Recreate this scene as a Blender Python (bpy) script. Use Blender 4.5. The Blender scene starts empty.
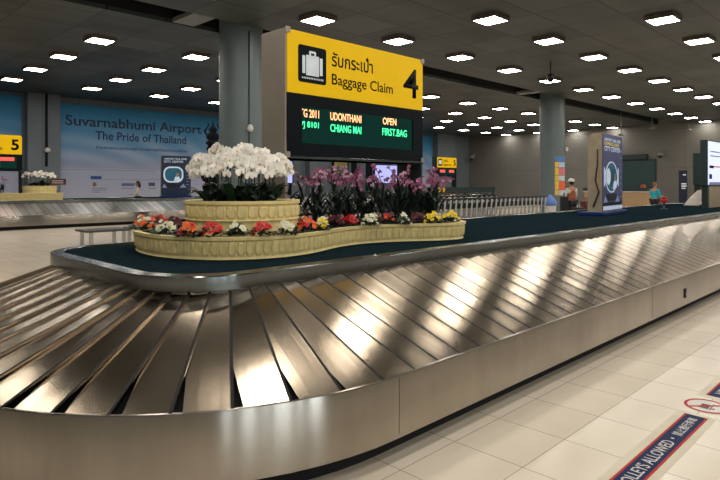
import bpy, bmesh, math, random
from mathutils import Vector, Matrix
random.seed(7)
PI = math.pi
S2 = math.sqrt(2)
F = 585.0; HZ = 184.0; EYE = 1.55
scn = bpy.context.scene
COL = scn.collection
CEIL = 5.64
WX, WY, BX, BY = 42.7, 29.3, -12.0, -12.0

# ------------------------------------------------------------------ measuring helpers
def on_y(px, py, a):                     # point of the vertical plane Y = a seen at a pixel -> X, Z
    q = (px - 360) / F
    t = a * (1 + q) / (1 - q)
    z = (t + a) / S2
    return t, EYE + (HZ - py) * z / F
def on_x(px, py, t):                     # point of the plane X = t -> Y, Z
    q = (px - 360) / F
    a = t * (1 - q) / (1 + q)
    return a, EYE + (HZ - py) * ((t + a) / S2) / F
def on_z(px, py, Z):                     # point of the horizontal plane -> X, Y
    z = F * (EYE - Z) / (py - HZ)
    r = (px - 360) / F * z
    return (z + r) / S2, (z - r) / S2
def at_depth(px, z):
    r = (px - 360) / F * z
    return (z + r) / S2, (z - r) / S2
def project(p):
    z = (p[0] + p[1]) / S2
    if z < .1: return None
    return 360 + F * ((p[0] - p[1]) / S2) / z, HZ + F * (EYE - p[2]) / z, z

# ------------------------------------------------------------------ object helpers
def link(o, parent=None):
    COL.objects.link(o)
    if parent is not None: o.parent = parent
    return o
def thing(name, label, cat, loc=(0, 0, 0), rz=0, group=None):
    o = bpy.data.objects.new(name, None)
    o.empty_display_size = .1
    o.location = loc; o.rotation_euler = (0, 0, rz)
    link(o); o['label'] = label; o['category'] = cat
    if group: o['group'] = group
    return o
def tag(o, label, cat, group=None):
    o['label'] = label; o['category'] = cat
    if group: o['group'] = group
    return o
def mesh_of(bm, name, mats, smooth=False, recalc=True):
    if recalc: bmesh.ops.recalc_face_normals(bm, faces=bm.faces)
    me = bpy.data.meshes.new(name)
    bm.to_mesh(me); bm.free()
    if not isinstance(mats, (list, tuple)): mats = [mats]
    for m in mats: me.materials.append(m)
    if smooth:
        for p in me.polygons: p.use_smooth = True
    return me
def obj(name, bm, mats, parent=None, smooth=False, auto=None, recalc=True):
    me = bm if isinstance(bm, bpy.types.Mesh) else mesh_of(bm, name, mats, smooth or auto is not None, recalc)
    if auto is not None:
        try: me.set_sharp_from_angle(angle=math.radians(auto))
        except Exception: pass
    o = bpy.data.objects.new(name, me)
    return link(o, parent)
def struct(name, bm, mats, parent=None, **k):
    o = obj(name, bm, mats, parent, **k)
    if parent is None: o['kind'] = 'structure'
    return o
def copy_tree(o, parent=None):
    c = o.copy(); link(c, parent)
    for ch in list(o.children):
        copy_tree(ch, c)
    return c
def NB(): return bmesh.new()
def box(bm, x0, x1, y0, y1, z0, z1, mi=0, bev=0):
    vs = [bm.verts.new(p) for p in ((x0,y0,z0),(x1,y0,z0),(x1,y1,z0),(x0,y1,z0),(x0,y0,z1),(x1,y0,z1),(x1,y1,z1),(x0,y1,z1))]
    fs = [bm.faces.new([vs[i] for i in f]) for f in ((0,3,2,1),(4,5,6,7),(0,1,5,4),(1,2,6,5),(2,3,7,6),(3,0,4,7))]
    for f in fs: f.material_index = mi
    if bev > 0:
        es = list({e for f in fs for e in f.edges})
        r = bmesh.ops.bevel(bm, geom=es, offset=bev, segments=2, affect='EDGES', profile=.5)
        for f in r['faces']: f.material_index = mi
    return vs
def tube(bm, pts, rad, n=8, mi=0, cap=True):
    pts = [Vector(p) for p in pts]
    rads = rad if isinstance(rad, (list, tuple)) else [rad] * len(pts)
    rings = []
    up0 = None
    for i, p in enumerate(pts):
        d = (pts[min(i+1, len(pts)-1)] - pts[max(i-1, 0)]).normalized()
        ref = up0 if up0 is not None else (Vector((0,0,1)) if abs(d.z) < .9 else Vector((1,0,0)))
        s = d.cross(ref).normalized(); u = s.cross(d).normalized(); up0 = u
        rings.append([bm.verts.new(p + (s*math.cos(2*PI*k/n) + u*math.sin(2*PI*k/n)) * rads[i]) for k in range(n)])
    for a, b in zip(rings, rings[1:]):
        for k in range(n):
            f = bm.faces.new((a[k], a[(k+1)%n], b[(k+1)%n], b[k])); f.material_index = mi; f.smooth = True
    if cap:
        for r in (rings[0], rings[-1]):
            f = bm.faces.new(r); f.material_index = mi
def lathe(bm, prof, cx=0, cy=0, n=32, mi=0, sx=1, sy=1):
    rings = []
    for r, z in prof:
        rings.append([bm.verts.new((cx + r*sx*math.cos(2*PI*k/n), cy + r*sy*math.sin(2*PI*k/n), z)) for k in range(n)])
    for a, b in zip(rings, rings[1:]):
        for k in range(n):
            f = bm.faces.new((a[k], a[(k+1)%n], b[(k+1)%n], b[k])); f.material_index = mi; f.smooth = True
    for r in (rings[0], rings[-1]):
        f = bm.faces.new(r); f.material_index = mi
def prism(bm, pts, axis, d0, d1, mi=0):     # extrude a polygon (u,v) along an axis; axis 'y': (u->x, v->z); 'z': (u->x,v->y); 'x': (u->y, v->z)
    def P(u, v, d):
        return {'y': (u, d, v), 'z': (u, v, d), 'x': (d, u, v)}[axis]
    a = [bm.verts.new(P(u, v, d0)) for u, v in pts]; b = [bm.verts.new(P(u, v, d1)) for u, v in pts]
    n = len(pts)
    fs = [bm.faces.new(a), bm.faces.new(b[::-1])] + [bm.faces.new((a[i], a[(i+1)%n], b[(i+1)%n], b[i])) for i in range(n)]
    for f in fs: f.material_index = mi
def rrect(x0, x1, z0, z1, r, n=6, corners=(1,1,1,1)):   # polygon outline, ccw from lower left
    out = []
    for k, (cx, cz, a0) in enumerate(((x0, z0, PI), (x1, z0, 1.5*PI), (x1, z1, 0), (x0, z1, .5*PI))):
        if not corners[k]:
            out.append((cx, cz)); continue
        ox = cx + r if cx == x0 else cx - r
        oz = cz + r if cz == z0 else cz - r
        for j in range(n + 1):
            a = a0 + j / n * PI / 2
            out.append((ox + r*math.cos(a), oz + r*math.sin(a)))
    return out
def ring_poly(bm, outer, inner, axis, d0, d1, mi=0):   # frame between two outlines with equal point counts
    def P(u, v, d):
        return {'y': (u, d, v), 'z': (u, v, d), 'x': (d, u, v)}[axis]
    n = len(outer)
    A = [bm.verts.new(P(*p, d0)) for p in outer]; B = [bm.verts.new(P(*p, d1)) for p in outer]
    C = [bm.verts.new(P(*p, d0)) for p in inner]; D = [bm.verts.new(P(*p, d1)) for p in inner]
    for i in range(n):
        j = (i+1) % n
        for f in ((A[i],A[j],C[j],C[i]), (B[i],D[i],D[j],B[j]), (A[i],B[i],B[j],A[j]), (C[i],C[j],D[j],D[i])):
            bm.faces.new(f).material_index = mi
def ball(bm, c, r, mi=0, seg=12, rings=8, s=(1,1,1)):
    m = Matrix.Translation(c) @ Matrix.Diagonal((r*s[0], r*s[1], r*s[2], 1))
    res = bmesh.ops.create_uvsphere(bm, u_segments=seg, v_segments=rings, radius=1, matrix=m)
    for v in res['verts']:
        for f in v.link_faces: f.material_index = mi; f.smooth = True

# ------------------------------------------------------------------ materials
def srgb(r, g, b):
    f = lambda c: (c/255/12.92) if c/255 <= .04045 else ((c/255 + .055)/1.055)**2.4
    return (f(r), f(g), f(b), 1)
MATS = {}
def new_mat(name):
    m = bpy.data.materials.new(name); m.use_nodes = True
    nt = m.node_tree; nt.nodes.clear()
    out = nt.nodes.new('ShaderNodeOutputMaterial'); b = nt.nodes.new('ShaderNodeBsdfPrincipled')
    nt.links.new(b.outputs[0], out.inputs[0])
    MATS[name] = m
    return m, nt, b
def N(nt, t, **k):
    n = nt.nodes.new(t)
    for a, v in k.items(): setattr(n, a, v)
    return n
def mat(name, col, rough=.6, metal=0, var=.12, scale=6, bump=0, bscale=40, spec=.5, coat=0, emit=None, estr=1, stretch=None):
    m, nt, b = new_mat(name)
    L = nt.links.new
    tc = N(nt, 'ShaderNodeTexCoord')
    src = tc.outputs['Object']
    if stretch:
        mp = N(nt, 'ShaderNodeMapping'); mp.inputs['Scale'].default_value = stretch
        L(src, mp.inputs[0]); src = mp.outputs[0]
    no = N(nt, 'ShaderNodeTexNoise'); no.inputs['Scale'].default_value = scale; no.inputs['Detail'].default_value = 5
    L(src, no.inputs['Vector'])
    cr = N(nt, 'ShaderNodeValToRGB')
    c = col
    cr.color_ramp.elements[0].color = tuple(max(0, v*(1-var)) for v in c[:3]) + (1,)
    cr.color_ramp.elements[1].color = tuple(min(1, v*(1+var)) for v in c[:3]) + (1,)
    cr.color_ramp.elements[0].position = .3; cr.color_ramp.elements[1].position = .7
    L(no.outputs['Fac'], cr.inputs[0]); L(cr.outputs[0], b.inputs['Base Color'])
    b.inputs['Roughness'].default_value = rough
    b.inputs['Metallic'].default_value = metal
    b.inputs['Specular IOR Level'].default_value = spec
    b.inputs['Coat Weight'].default_value = coat
    if bump:
        n2 = N(nt, 'ShaderNodeTexNoise'); n2.inputs['Scale'].default_value = bscale; n2.inputs['Detail'].default_value = 4
        L(src, n2.inputs['Vector'])
        bp = N(nt, 'ShaderNodeBump'); bp.inputs['Strength'].default_value = bump; bp.inputs['Distance'].default_value = .01
        L(n2.outputs['Fac'], bp.inputs['Height']); L(bp.outputs[0], b.inputs['Normal'])
    if emit:
        b.inputs['Emission Color'].default_value = emit; b.inputs['Emission Strength'].default_value = estr
    return m
def steel(name, col, rough=.3, streak=(1, 1, 60), aniso=0.0, dirt=.3, rv=.1, tangent=None, sc=5.0, pervar=0):
    m, nt, b = new_mat(name)
    L = nt.links.new
    tc = N(nt, 'ShaderNodeTexCoord')
    mp = N(nt, 'ShaderNodeMapping'); mp.inputs['Scale'].default_value = streak
    L(tc.outputs['Object'], mp.inputs[0])
    no = N(nt, 'ShaderNodeTexNoise'); no.inputs['Scale'].default_value = sc; no.inputs['Detail'].default_value = 6; no.inputs['Roughness'].default_value = .65
    L(mp.outputs[0], no.inputs['Vector'])
    big = N(nt, 'ShaderNodeTexNoise'); big.inputs['Scale'].default_value = 1.6; big.inputs['Detail'].default_value = 4
    oi = N(nt, 'ShaderNodeObjectInfo')
    ad = N(nt, 'ShaderNodeVectorMath', operation='ADD')
    ml = N(nt, 'ShaderNodeVectorMath', operation='SCALE'); ml.inputs['Scale'].default_value = 37
    cb = N(nt, 'ShaderNodeCombineXYZ'); L(oi.outputs['Random'], cb.inputs[0]); L(oi.outputs['Random'], cb.inputs[1])
    L(cb.outputs[0], ml.inputs[0]); L(ml.outputs[0], ad.inputs[0]); L(tc.outputs['Object'], ad.inputs[1])
    L(ad.outputs[0], big.inputs['Vector'])
    cr = N(nt, 'ShaderNodeValToRGB')
    cr.color_ramp.elements[0].position = .3; cr.color_ramp.elements[1].position = .7
    cr.color_ramp.elements[0].color = tuple(v*(1-dirt) for v in col[:3]) + (1,)
    cr.color_ramp.elements[1].color = col
    mx = N(nt, 'ShaderNodeMath', operation='ADD'); mx.use_clamp = True
    m2 = N(nt, 'ShaderNodeMath', operation='MULTIPLY'); m2.inputs[1].default_value = .35
    m3 = N(nt, 'ShaderNodeMath', operation='MULTIPLY'); m3.inputs[1].default_value = .65
    L(no.outputs['Fac'], m2.inputs[0]); L(big.outputs['Fac'], m3.inputs[0]); L(m2.outputs[0], mx.inputs[0]); L(m3.outputs[0], mx.inputs[1])
    L(mx.outputs[0], cr.inputs[0])
    if pervar:
        pv = N(nt, 'ShaderNodeMapRange'); pv.inputs['To Min'].default_value = 1-pervar; pv.inputs['To Max'].default_value = 1.0; L(oi.outputs['Random'], pv.inputs[0])
        mv = N(nt, 'ShaderNodeVectorMath', operation='SCALE'); L(cr.outputs[0], mv.inputs[0]); L(pv.outputs[0], mv.inputs['Scale']); L(mv.outputs[0], b.inputs['Base Color'])
    else: L(cr.outputs[0], b.inputs['Base Color'])
    mr = N(nt, 'ShaderNodeMapRange'); mr.inputs['To Min'].default_value = rough + rv; mr.inputs['To Max'].default_value = rough - rv
    mr.inputs['From Min'].default_value = .3; mr.inputs['From Max'].default_value = .7
    L(mx.outputs[0], mr.inputs[0]); L(mr.outputs[0], b.inputs['Roughness'])
    b.inputs['Metallic'].default_value = 1
    if aniso:
        b.inputs['Anisotropic'].default_value = aniso
        if tangent is not None:
            cv = N(nt, 'ShaderNodeCombineXYZ')
            for i in range(3): cv.inputs[i].default_value = tangent[i]
            vt = N(nt, 'ShaderNodeVectorTransform', vector_type='VECTOR', convert_from='OBJECT', convert_to='WORLD')
            L(cv.outputs[0], vt.inputs[0]); L(vt.outputs[0], b.inputs['Tangent'])
    return m
def emitter(name, col, s, back=None):
    m, nt, b = new_mat(name)
    b.inputs['Base Color'].default_value = col
    b.inputs['Emission Color'].default_value = col
    b.inputs['Emission Strength'].default_value = s
    b.inputs['Roughness'].default_value = .4
    return m

M_slat = steel('slat_steel', (.56, .46, .345, 1), .19, (45, 1.2, 1.2), aniso=.85, dirt=.4, rv=.035, tangent=(1, 0, 0), sc=1.0, pervar=.22)
M_skirt = steel('skirt_steel', (.47, .425, .365, 1), .21, (7, 7, .6), aniso=.85, dirt=.3, rv=.04, tangent=(0, 0, 1), sc=1.0)
M_rail = steel('rail_steel', (.21, .23, .235, 1), .20, (8, 8, 1), aniso=.8, dirt=.3, rv=.03, tangent=(0, 0, 1))
M_chrome = steel('bright_steel', (.62, .62, .62, 1), .22, (1, 1, 10), dirt=.2, rv=.05)
M_black = mat('black_plastic', (.012, .014, .016, 1), .45)
M_void = mat('underframe_and_shade_black', (.006, .006, .006, 1), .8)
M_carpet = mat('deck_rubber', (.010, .020, .025, 1), 1.0, var=.3, scale=30, spec=0)
M_column = mat('painted_column', srgb(98, 110, 112), .42, var=.06, scale=2)
M_wall = None
M_cream = mat('cream_planter', srgb(228, 208, 144), .6, var=.12, scale=14)
M_soil = mat('soil', srgb(30, 24, 18), .9, var=.5, scale=60, bump=.6)
M_casing = mat('sign_casing', srgb(160, 151, 138), .42, metal=.35, var=.06, scale=3)
M_yellow = mat('sign_yellow', srgb(226, 182, 0), .45, var=.04, scale=3, spec=.2, emit=srgb(230, 180, 0), estr=.26)
M_signblack = mat('sign_black', srgb(8, 16, 22), .5, spec=.12)
M_ink = mat('lettering_black', srgb(14, 16, 14), .6, spec=.1)
M_iconwhite = mat('icon_white', srgb(205, 212, 215), .5, emit=srgb(200, 210, 215), estr=.22)
M_screen = mat('led_glass', srgb(5, 34, 30), .12, var=.2, scale=3, emit=srgb(6, 50, 42), estr=.5)
M_ledo = emitter('led_orange', srgb(255, 176, 120), 1.9)
M_ledg = emitter('led_green', srgb(70, 255, 165), 1.35)
M_lightA = emitter('light_diffuser', (1, .94, .86, 1), 28)
M_house = mat('light_housing', srgb(96, 84, 76), .5)
M_leaf = mat('leaf_green', srgb(26, 52, 34), .45, var=.35, scale=20)
M_leafd = mat('leaf_dark', srgb(16, 34, 28), .5, var=.35, scale=20)
M_stem = mat('stem_green', srgb(44, 54, 34), .6)
M_white = mat('petal_white', srgb(252, 247, 236), .55, var=.02)
M_cent = mat('petal_centre', srgb(196, 150, 60), .6)
M_pink = mat('petal_pink', srgb(160, 84, 124), .6, var=.3, scale=30)
M_pinkl = mat('petal_pale', srgb(214, 165, 185), .55, var=.1)
M_red = mat('petal_red', srgb(205, 26, 30), .5, var=.2)
M_orange = mat('petal_orange', srgb(232, 104, 28), .5, var=.2)
M_maroon = mat('petal_maroon', srgb(92, 20, 34), .6, var=.3)
M_fwhite = mat('flower_white', srgb(226, 224, 190), .55, var=.08)
M_fyellow = mat('flower_yellow', srgb(238, 208, 24), .55, var=.1)
M_skin = mat('skin', srgb(176, 128, 100), .55, var=.05)
M_hair = mat('hair', srgb(16, 14, 16), .5)
M_cloth_w = mat('cloth_white', srgb(205, 202, 198), .8)
M_cloth_t = mat('cloth_teal', srgb(22, 158, 176), .8)
M_cloth_d = mat('cloth_dark', srgb(26, 26, 32), .85)
M_cloth_o = mat('cloth_rust', srgb(150, 84, 56), .85, var=.3)
M_redp = mat('red_plastic', srgb(200, 32, 36), .4)
M_navy = mat('sticker_navy', srgb(12, 36, 78), .6, var=.15, scale=8, spec=.15)
M_sred = mat('sticker_red', srgb(176, 44, 38), .6, var=.12, spec=.15)
M_swhite = mat('sticker_white', srgb(214, 208, 200), .4)
M_film = mat('worn_film', srgb(202, 192, 166), .35, var=.06, scale=5)
M_slotblack = mat('dark_void_ceiling', (.004, .004, .004, 1), .9)  # near-black lining of the ceiling slot
M_tan = mat('stand_tan', srgb(158, 144, 120), .6)
M_blue = mat('base_blue', srgb(16, 44, 104), .6, spec=.2)
M_wood = mat('counter_wood', srgb(170, 140, 104), .5, var=.1, scale=4, stretch=(1, 1, 8))
M_grey = mat('grey_paint', srgb(120, 122, 120), .5)
M_darkg = mat('dark_green_paint', srgb(22, 44, 44), .55)
M_statue = mat('statue_navy', srgb(10, 14, 24), .7, var=.4, scale=8, spec=.15)
M_pinkc = mat('statue_pink', srgb(150, 66, 78), .6)

def wall_mat(name, col, joint, px=4.2, pz=2.55, off=(0, 0)):
    m, nt, b = new_mat(name); L = nt.links.new
    tc = N(nt, 'ShaderNodeTexCoord'); sp = N(nt, 'ShaderNodeSeparateXYZ'); L(tc.outputs['Object'], sp.inputs[0])
    s = N(nt, 'ShaderNodeMath', operation='ADD'); L(sp.outputs[0], s.inputs[0]); L(sp.outputs[1], s.inputs[1])
    fac = []
    for src, per, w, o in ((s.outputs[0], px, .02, off[0]), (sp.outputs[2], pz, .02, off[1])):
        a = N(nt, 'ShaderNodeMath', operation='ADD'); a.inputs[1].default_value = o + 100*per; L(src, a.inputs[0])
        md = N(nt, 'ShaderNodeMath', operation='MODULO'); md.inputs[1].default_value = per; L(a.outputs[0], md.inputs[0])
        lt = N(nt, 'ShaderNodeMath', operation='LESS_THAN'); lt.inputs[1].default_value = w; L(md.outputs[0], lt.inputs[0])
        fac.append(lt.outputs[0])
    mx = N(nt, 'ShaderNodeMath', operation='MAXIMUM'); L(fac[0], mx.inputs[0]); L(fac[1], mx.inputs[1])
    no = N(nt, 'ShaderNodeTexNoise'); no.inputs['Scale'].default_value = .7; L(tc.outputs['Object'], no.inputs[0])
    cr = N(nt, 'ShaderNodeValToRGB'); cr.color_ramp.elements[0].position = .3; cr.color_ramp.elements[1].position = .7
    cr.color_ramp.elements[0].color = tuple(v*.9 for v in col[:3]) + (1,); cr.color_ramp.elements[1].color = tuple(v*1.08 for v in col[:3]) + (1,)
    L(no.outputs['Fac'], cr.inputs[0])
    mc = N(nt, 'ShaderNodeMix', data_type='RGBA'); L(mx.outputs[0], mc.inputs[0]); L(cr.outputs[0], mc.inputs[6]); mc.inputs[7].default_value = joint
    L(mc.outputs[2], b.inputs['Base Color']); b.inputs['Roughness'].default_value = .55
    return m
M_wall = wall_mat('wall_panels_right', srgb(106, 104, 98), srgb(74, 73, 70), 4.3, 2.62, (1, 0))
M_wall2 = wall_mat('wall_panels_left', srgb(100, 110, 116), srgb(66, 74, 80), 2.2, 9.0)

def floor_mat():
    m, nt, b = new_mat('floor_tiles'); L = nt.links.new
    tc = N(nt, 'ShaderNodeTexCoord'); sp = N(nt, 'ShaderNodeSeparateXYZ'); L(tc.outputs['Object'], sp.inputs[0])
    lines = []; ids = []
    for src, per, o in ((sp.outputs[0], .495, 3.88), (sp.outputs[1], .452, 1.632)):
        a = N(nt, 'ShaderNodeMath', operation='ADD'); a.inputs[1].default_value = -o + 200*per; L(src, a.inputs[0])
        dv = N(nt, 'ShaderNodeMath', operation='DIVIDE'); dv.inputs[1].default_value = per; L(a.outputs[0], dv.inputs[0])
        fr = N(nt, 'ShaderNodeMath', operation='FRACT'); L(dv.outputs[0], fr.inputs[0])
        fl = N(nt, 'ShaderNodeMath', operation='FLOOR'); L(dv.outputs[0], fl.inputs[0]); ids.append(fl.outputs[0])
        lt = N(nt, 'ShaderNodeMath', operation='LESS_THAN'); lt.inputs[1].default_value = .0095; L(fr.outputs[0], lt.inputs[0])
        lines.append(lt.outputs[0])
    mx = N(nt, 'ShaderNodeMath', operation='MAXIMUM'); L(lines[0], mx.inputs[0]); L(lines[1], mx.inputs[1])
    cb = N(nt, 'ShaderNodeCombineXYZ'); L(ids[0], cb.inputs[0]); L(ids[1], cb.inputs[1])
    wn = N(nt, 'ShaderNodeTexWhiteNoise', noise_dimensions='2D'); L(cb.outputs[0], wn.inputs['Vector'])
    no = N(nt, 'ShaderNodeTexNoise'); no.inputs['Scale'].default_value = 2.2; no.inputs['Detail'].default_value = 5; L(tc.outputs['Object'], no.inputs[0])
    av = N(nt, 'ShaderNodeMath', operation='MULTIPLY_ADD'); av.inputs[1].default_value = .35; L(wn.outputs['Value'], av.inputs[0]); L(no.outputs['Fac'], av.inputs[2])
    cr = N(nt, 'ShaderNodeValToRGB'); cr.color_ramp.elements[0].position = .25; cr.color_ramp.elements[1].position = 1.0
    cr.color_ramp.elements[0].color = srgb(212, 200, 180); cr.color_ramp.elements[1].color = srgb(224, 213, 194)
    L(av.outputs[0], cr.inputs[0])
    mc = N(nt, 'ShaderNodeMix', data_type='RGBA'); L(mx.outputs[0], mc.inputs[0]); L(cr.outputs[0], mc.inputs[6]); mc.inputs[7].default_value = srgb(128, 116, 100)
    L(mc.outputs[2], b.inputs['Base Color'])
    n3 = N(nt, 'ShaderNodeTexNoise'); n3.inputs['Scale'].default_value = 7; L(tc.outputs['Object'], n3.inputs[0])
    mr = N(nt, 'ShaderNodeMapRange'); mr.inputs['To Min'].default_value = .20; mr.inputs['To Max'].default_value = .24; L(n3.outputs['Fac'], mr.inputs[0]); L(mr.outputs[0], b.inputs['Roughness'])
    return m
M_floor = floor_mat()
def ceil_mat():
    m, nt, b = new_mat('ceiling_panels'); L = nt.links.new
    tc = N(nt, 'ShaderNodeTexCoord'); sp = N(nt, 'ShaderNodeSeparateXYZ'); L(tc.outputs['Object'], sp.inputs[0])
    lines = []; ids = []
    for src, per, o, w in ((sp.outputs[0], 1.485, 9.93, .03), (sp.outputs[1], 1.485, 5.46, .04)):
        a = N(nt, 'ShaderNodeMath', operation='ADD'); a.inputs[1].default_value = -o + 100*per; L(src, a.inputs[0])
        dv = N(nt, 'ShaderNodeMath', operation='DIVIDE'); dv.inputs[1].default_value = per; L(a.outputs[0], dv.inputs[0])
        fr = N(nt, 'ShaderNodeMath', operation='FRACT'); L(dv.outputs[0], fr.inputs[0])
        fl = N(nt, 'ShaderNodeMath', operation='FLOOR'); L(dv.outputs[0], fl.inputs[0]); ids.append(fl.outputs[0])
        lt = N(nt, 'ShaderNodeMath', operation='LESS_THAN'); lt.inputs[1].default_value = w; L(fr.outputs[0], lt.inputs[0])
        lines.append(lt.outputs[0])
    mx = N(nt, 'ShaderNodeMath', operation='MAXIMUM'); L(lines[0], mx.inputs[0]); L(lines[1], mx.inputs[1])
    cb = N(nt, 'ShaderNodeCombineXYZ'); L(ids[0], cb.inputs[0]); L(ids[1], cb.inputs[1])
    wn = N(nt, 'ShaderNodeTexWhiteNoise', noise_dimensions='2D'); L(cb.outputs[0], wn.inputs['Vector'])
    no = N(nt, 'ShaderNodeTexNoise'); no.inputs['Scale'].default_value = 1.1; no.inputs['Detail'].default_value = 4
    mp = N(nt, 'ShaderNodeMapping'); mp.inputs['Scale'].default_value = (.35, 1.6, 1); L(tc.outputs['Object'], mp.inputs[0]); L(mp.outputs[0], no.inputs[0])
    av = N(nt, 'ShaderNodeMath', operation='MULTIPLY_ADD'); av.inputs[1].default_value = .45; L(wn.outputs['Value'], av.inputs[0]); L(no.outputs['Fac'], av.inputs[2])
    cr = N(nt, 'ShaderNodeValToRGB'); cr.color_ramp.elements[0].position = .35; cr.color_ramp.elements[1].position = 1.0
    cr.color_ramp.elements[0].color = srgb(22, 34, 34); cr.color_ramp.elements[1].color = srgb(66, 71, 68)
    L(av.outputs[0], cr.inputs[0])
    mc = N(nt, 'ShaderNodeMix', data_type='RGBA'); L(mx.outputs[0], mc.inputs[0]); L(cr.outputs[0], mc.inputs[6]); mc.inputs[7].default_value = srgb(8, 12, 12)
    L(mc.outputs[2], b.inputs['Base Color']); b.inputs['Roughness'].default_value = .5
    return m
M_ceil = ceil_mat()
def mural_mat(name, z0, z1):
    m, nt, b = new_mat(name); L = nt.links.new
    tc = N(nt, 'ShaderNodeTexCoord'); sp = N(nt, 'ShaderNodeSeparateXYZ'); L(tc.outputs['Object'], sp.inputs[0])
    mr = N(nt, 'ShaderNodeMapRange'); mr.inputs['From Min'].default_value = z0; mr.inputs['From Max'].default_value = z1; L(sp.outputs[2], mr.inputs[0])
    cr = N(nt, 'ShaderNodeValToRGB'); e = cr.color_ramp.elements
    e[0].position = 0; e[0].color = srgb(176, 178, 196); e[1].position = 1; e[1].color = srgb(4, 112, 158)
    for p, c in ((.33, srgb(160, 166, 190)), (.37, srgb(140, 150, 178)), (.55, srgb(96, 144, 184)), (.78, srgb(26, 128, 174))):
        x = e.new(p); x.color = c
    # printed photograph: pale arches of a terminal roof
    mp = N(nt, 'ShaderNodeMapping'); mp.inputs['Scale'].default_value = (.55, 0, .9); L(tc.outputs['Object'], mp.inputs[0])
    wv = N(nt, 'ShaderNodeTexWave', wave_type='RINGS', rings_direction='SPHERICAL'); wv.inputs['Scale'].default_value = .42; wv.inputs['Distortion'].default_value = 2.2; wv.inputs['Detail'].default_value = 2; wv.inputs['Detail Scale'].default_value = .5
    L(mp.outputs[0], wv.inputs['Vector'])
    L(mr.outputs[0], cr.inputs[0])
    band = N(nt, 'ShaderNodeMath', operation='MULTIPLY'); band.inputs[1].default_value = .22; L(wv.outputs['Fac'], band.inputs[0])
    mask = N(nt, 'ShaderNodeValToRGB'); me_ = mask.color_ramp.elements
    me_[0].position = .28; me_[0].color = (0,0,0,1); me_[1].position = .8; me_[1].color = (0,0,0,1); x = me_.new(.5); x.color = (1,1,1,1)
    L(mr.outputs[0], mask.inputs[0])
    f2 = N(nt, 'ShaderNodeMath', operation='MULTIPLY'); L(band.outputs[0], f2.inputs[0]); L(mask.outputs[0], f2.inputs[1])
    mc = N(nt, 'ShaderNodeMix', data_type='RGBA'); L(f2.outputs[0], mc.inputs[0]); L(cr.outputs[0], mc.inputs[6]); mc.inputs[7].default_value = srgb(214, 218, 226)
    L(mc.outputs[2], b.inputs['Base Color']); b.inputs['Roughness'].default_value = .5
    return m

# ------------------------------------------------------------------ text
def text_mesh(s, x0, x1, z0, z1, name='lettering', mat_=None, parent=None, depth=.002, origin=(0, 0, 0), rot=None, offset=0.0, keep=False):
    cu = bpy.data.curves.new('tmp_text', 'FONT'); cu.body = s; cu.size = 1; cu.extrude = 0.0; cu.resolution_u = 3; cu.offset = offset
    o = bpy.data.objects.new('tmp_text', cu); COL.objects.link(o)
    dg = bpy.context.evaluated_depsgraph_get(); dg.update()
    me = bpy.data.meshes.new_from_object(o.evaluated_get(dg))
    bpy.data.objects.remove(o); bpy.data.curves.remove(cu)
    if len(me.vertices) == 0: return None
    bm = NB(); bm.from_mesh(me); bpy.data.meshes.remove(me)
    r = bmesh.ops.extrude_face_region(bm, geom=list(bm.faces))
    for v in r['geom']:
        if isinstance(v, bmesh.types.BMVert): v.co.z += 1
    xs = [v.co.x for v in bm.verts]; ys = [v.co.y for v in bm.verts]
    ax, bx_, ay, by_ = min(xs), max(xs), min(ys), max(ys)
    for v in bm.verts:
        u = x0 + (v.co.x - ax) / (bx_ - ax) * (x1 - x0)
        w = z0 + (v.co.y - ay) / (by_ - ay) * (z1 - z0)
        v.co = (u, -v.co.z * depth, w) if rot != 'floor' else (u, w, v.co.z * depth)
    ob = obj(name, bm, mat_, parent)
    ob.location = origin
    return ob

# ------------------------------------------------------------------ skinned figures
def skin_mesh(chains, sub=1):
    """chains: list of lists of (point, radius); shared points (by coordinates) are welded"""
    me = bpy.data.meshes.new('tmp'); idx = {}; vs = []; rs = []; es = []
    for ch in chains:
        prev = None
        for p, r in ch:
            k = tuple(round(c, 4) for c in p)
            if k not in idx: idx[k] = len(vs); vs.append(p); rs.append(r)
            i = idx[k]
            if prev is not None and prev != i: es.append((prev, i))
            prev = i
    me.from_pydata(vs, es, []); o = bpy.data.objects.new('tmp', me); COL.objects.link(o)
    o.modifiers.new('s', 'SKIN')
    if not me.skin_vertices:
        with bpy.context.temp_override(object=o, active_object=o): bpy.ops.mesh.customdata_skin_add()
    for i, sv in enumerate(me.skin_vertices[0].data):
        rr = rs[i]; sv.radius = rr if isinstance(rr, tuple) else (rr, rr)
        sv.use_root = (i == 0)
    md = o.modifiers.new('ss', 'SUBSURF'); md.levels = sub; md.render_levels = sub
    dg = bpy.context.evaluated_depsgraph_get(); dg.update()
    out = bpy.data.meshes.new_from_object(o.evaluated_get(dg))
    bpy.data.objects.remove(o); bpy.data.meshes.remove(me)
    bm = NB(); bm.from_mesh(out); bpy.data.meshes.remove(out)
    for f in bm.faces: f.smooth = True
    return bm
def add_mesh(bm, other):
    me = bpy.data.meshes.new('t'); other.to_mesh(me); other.free(); bm.from_mesh(me); bpy.data.meshes.remove(me)
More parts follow.
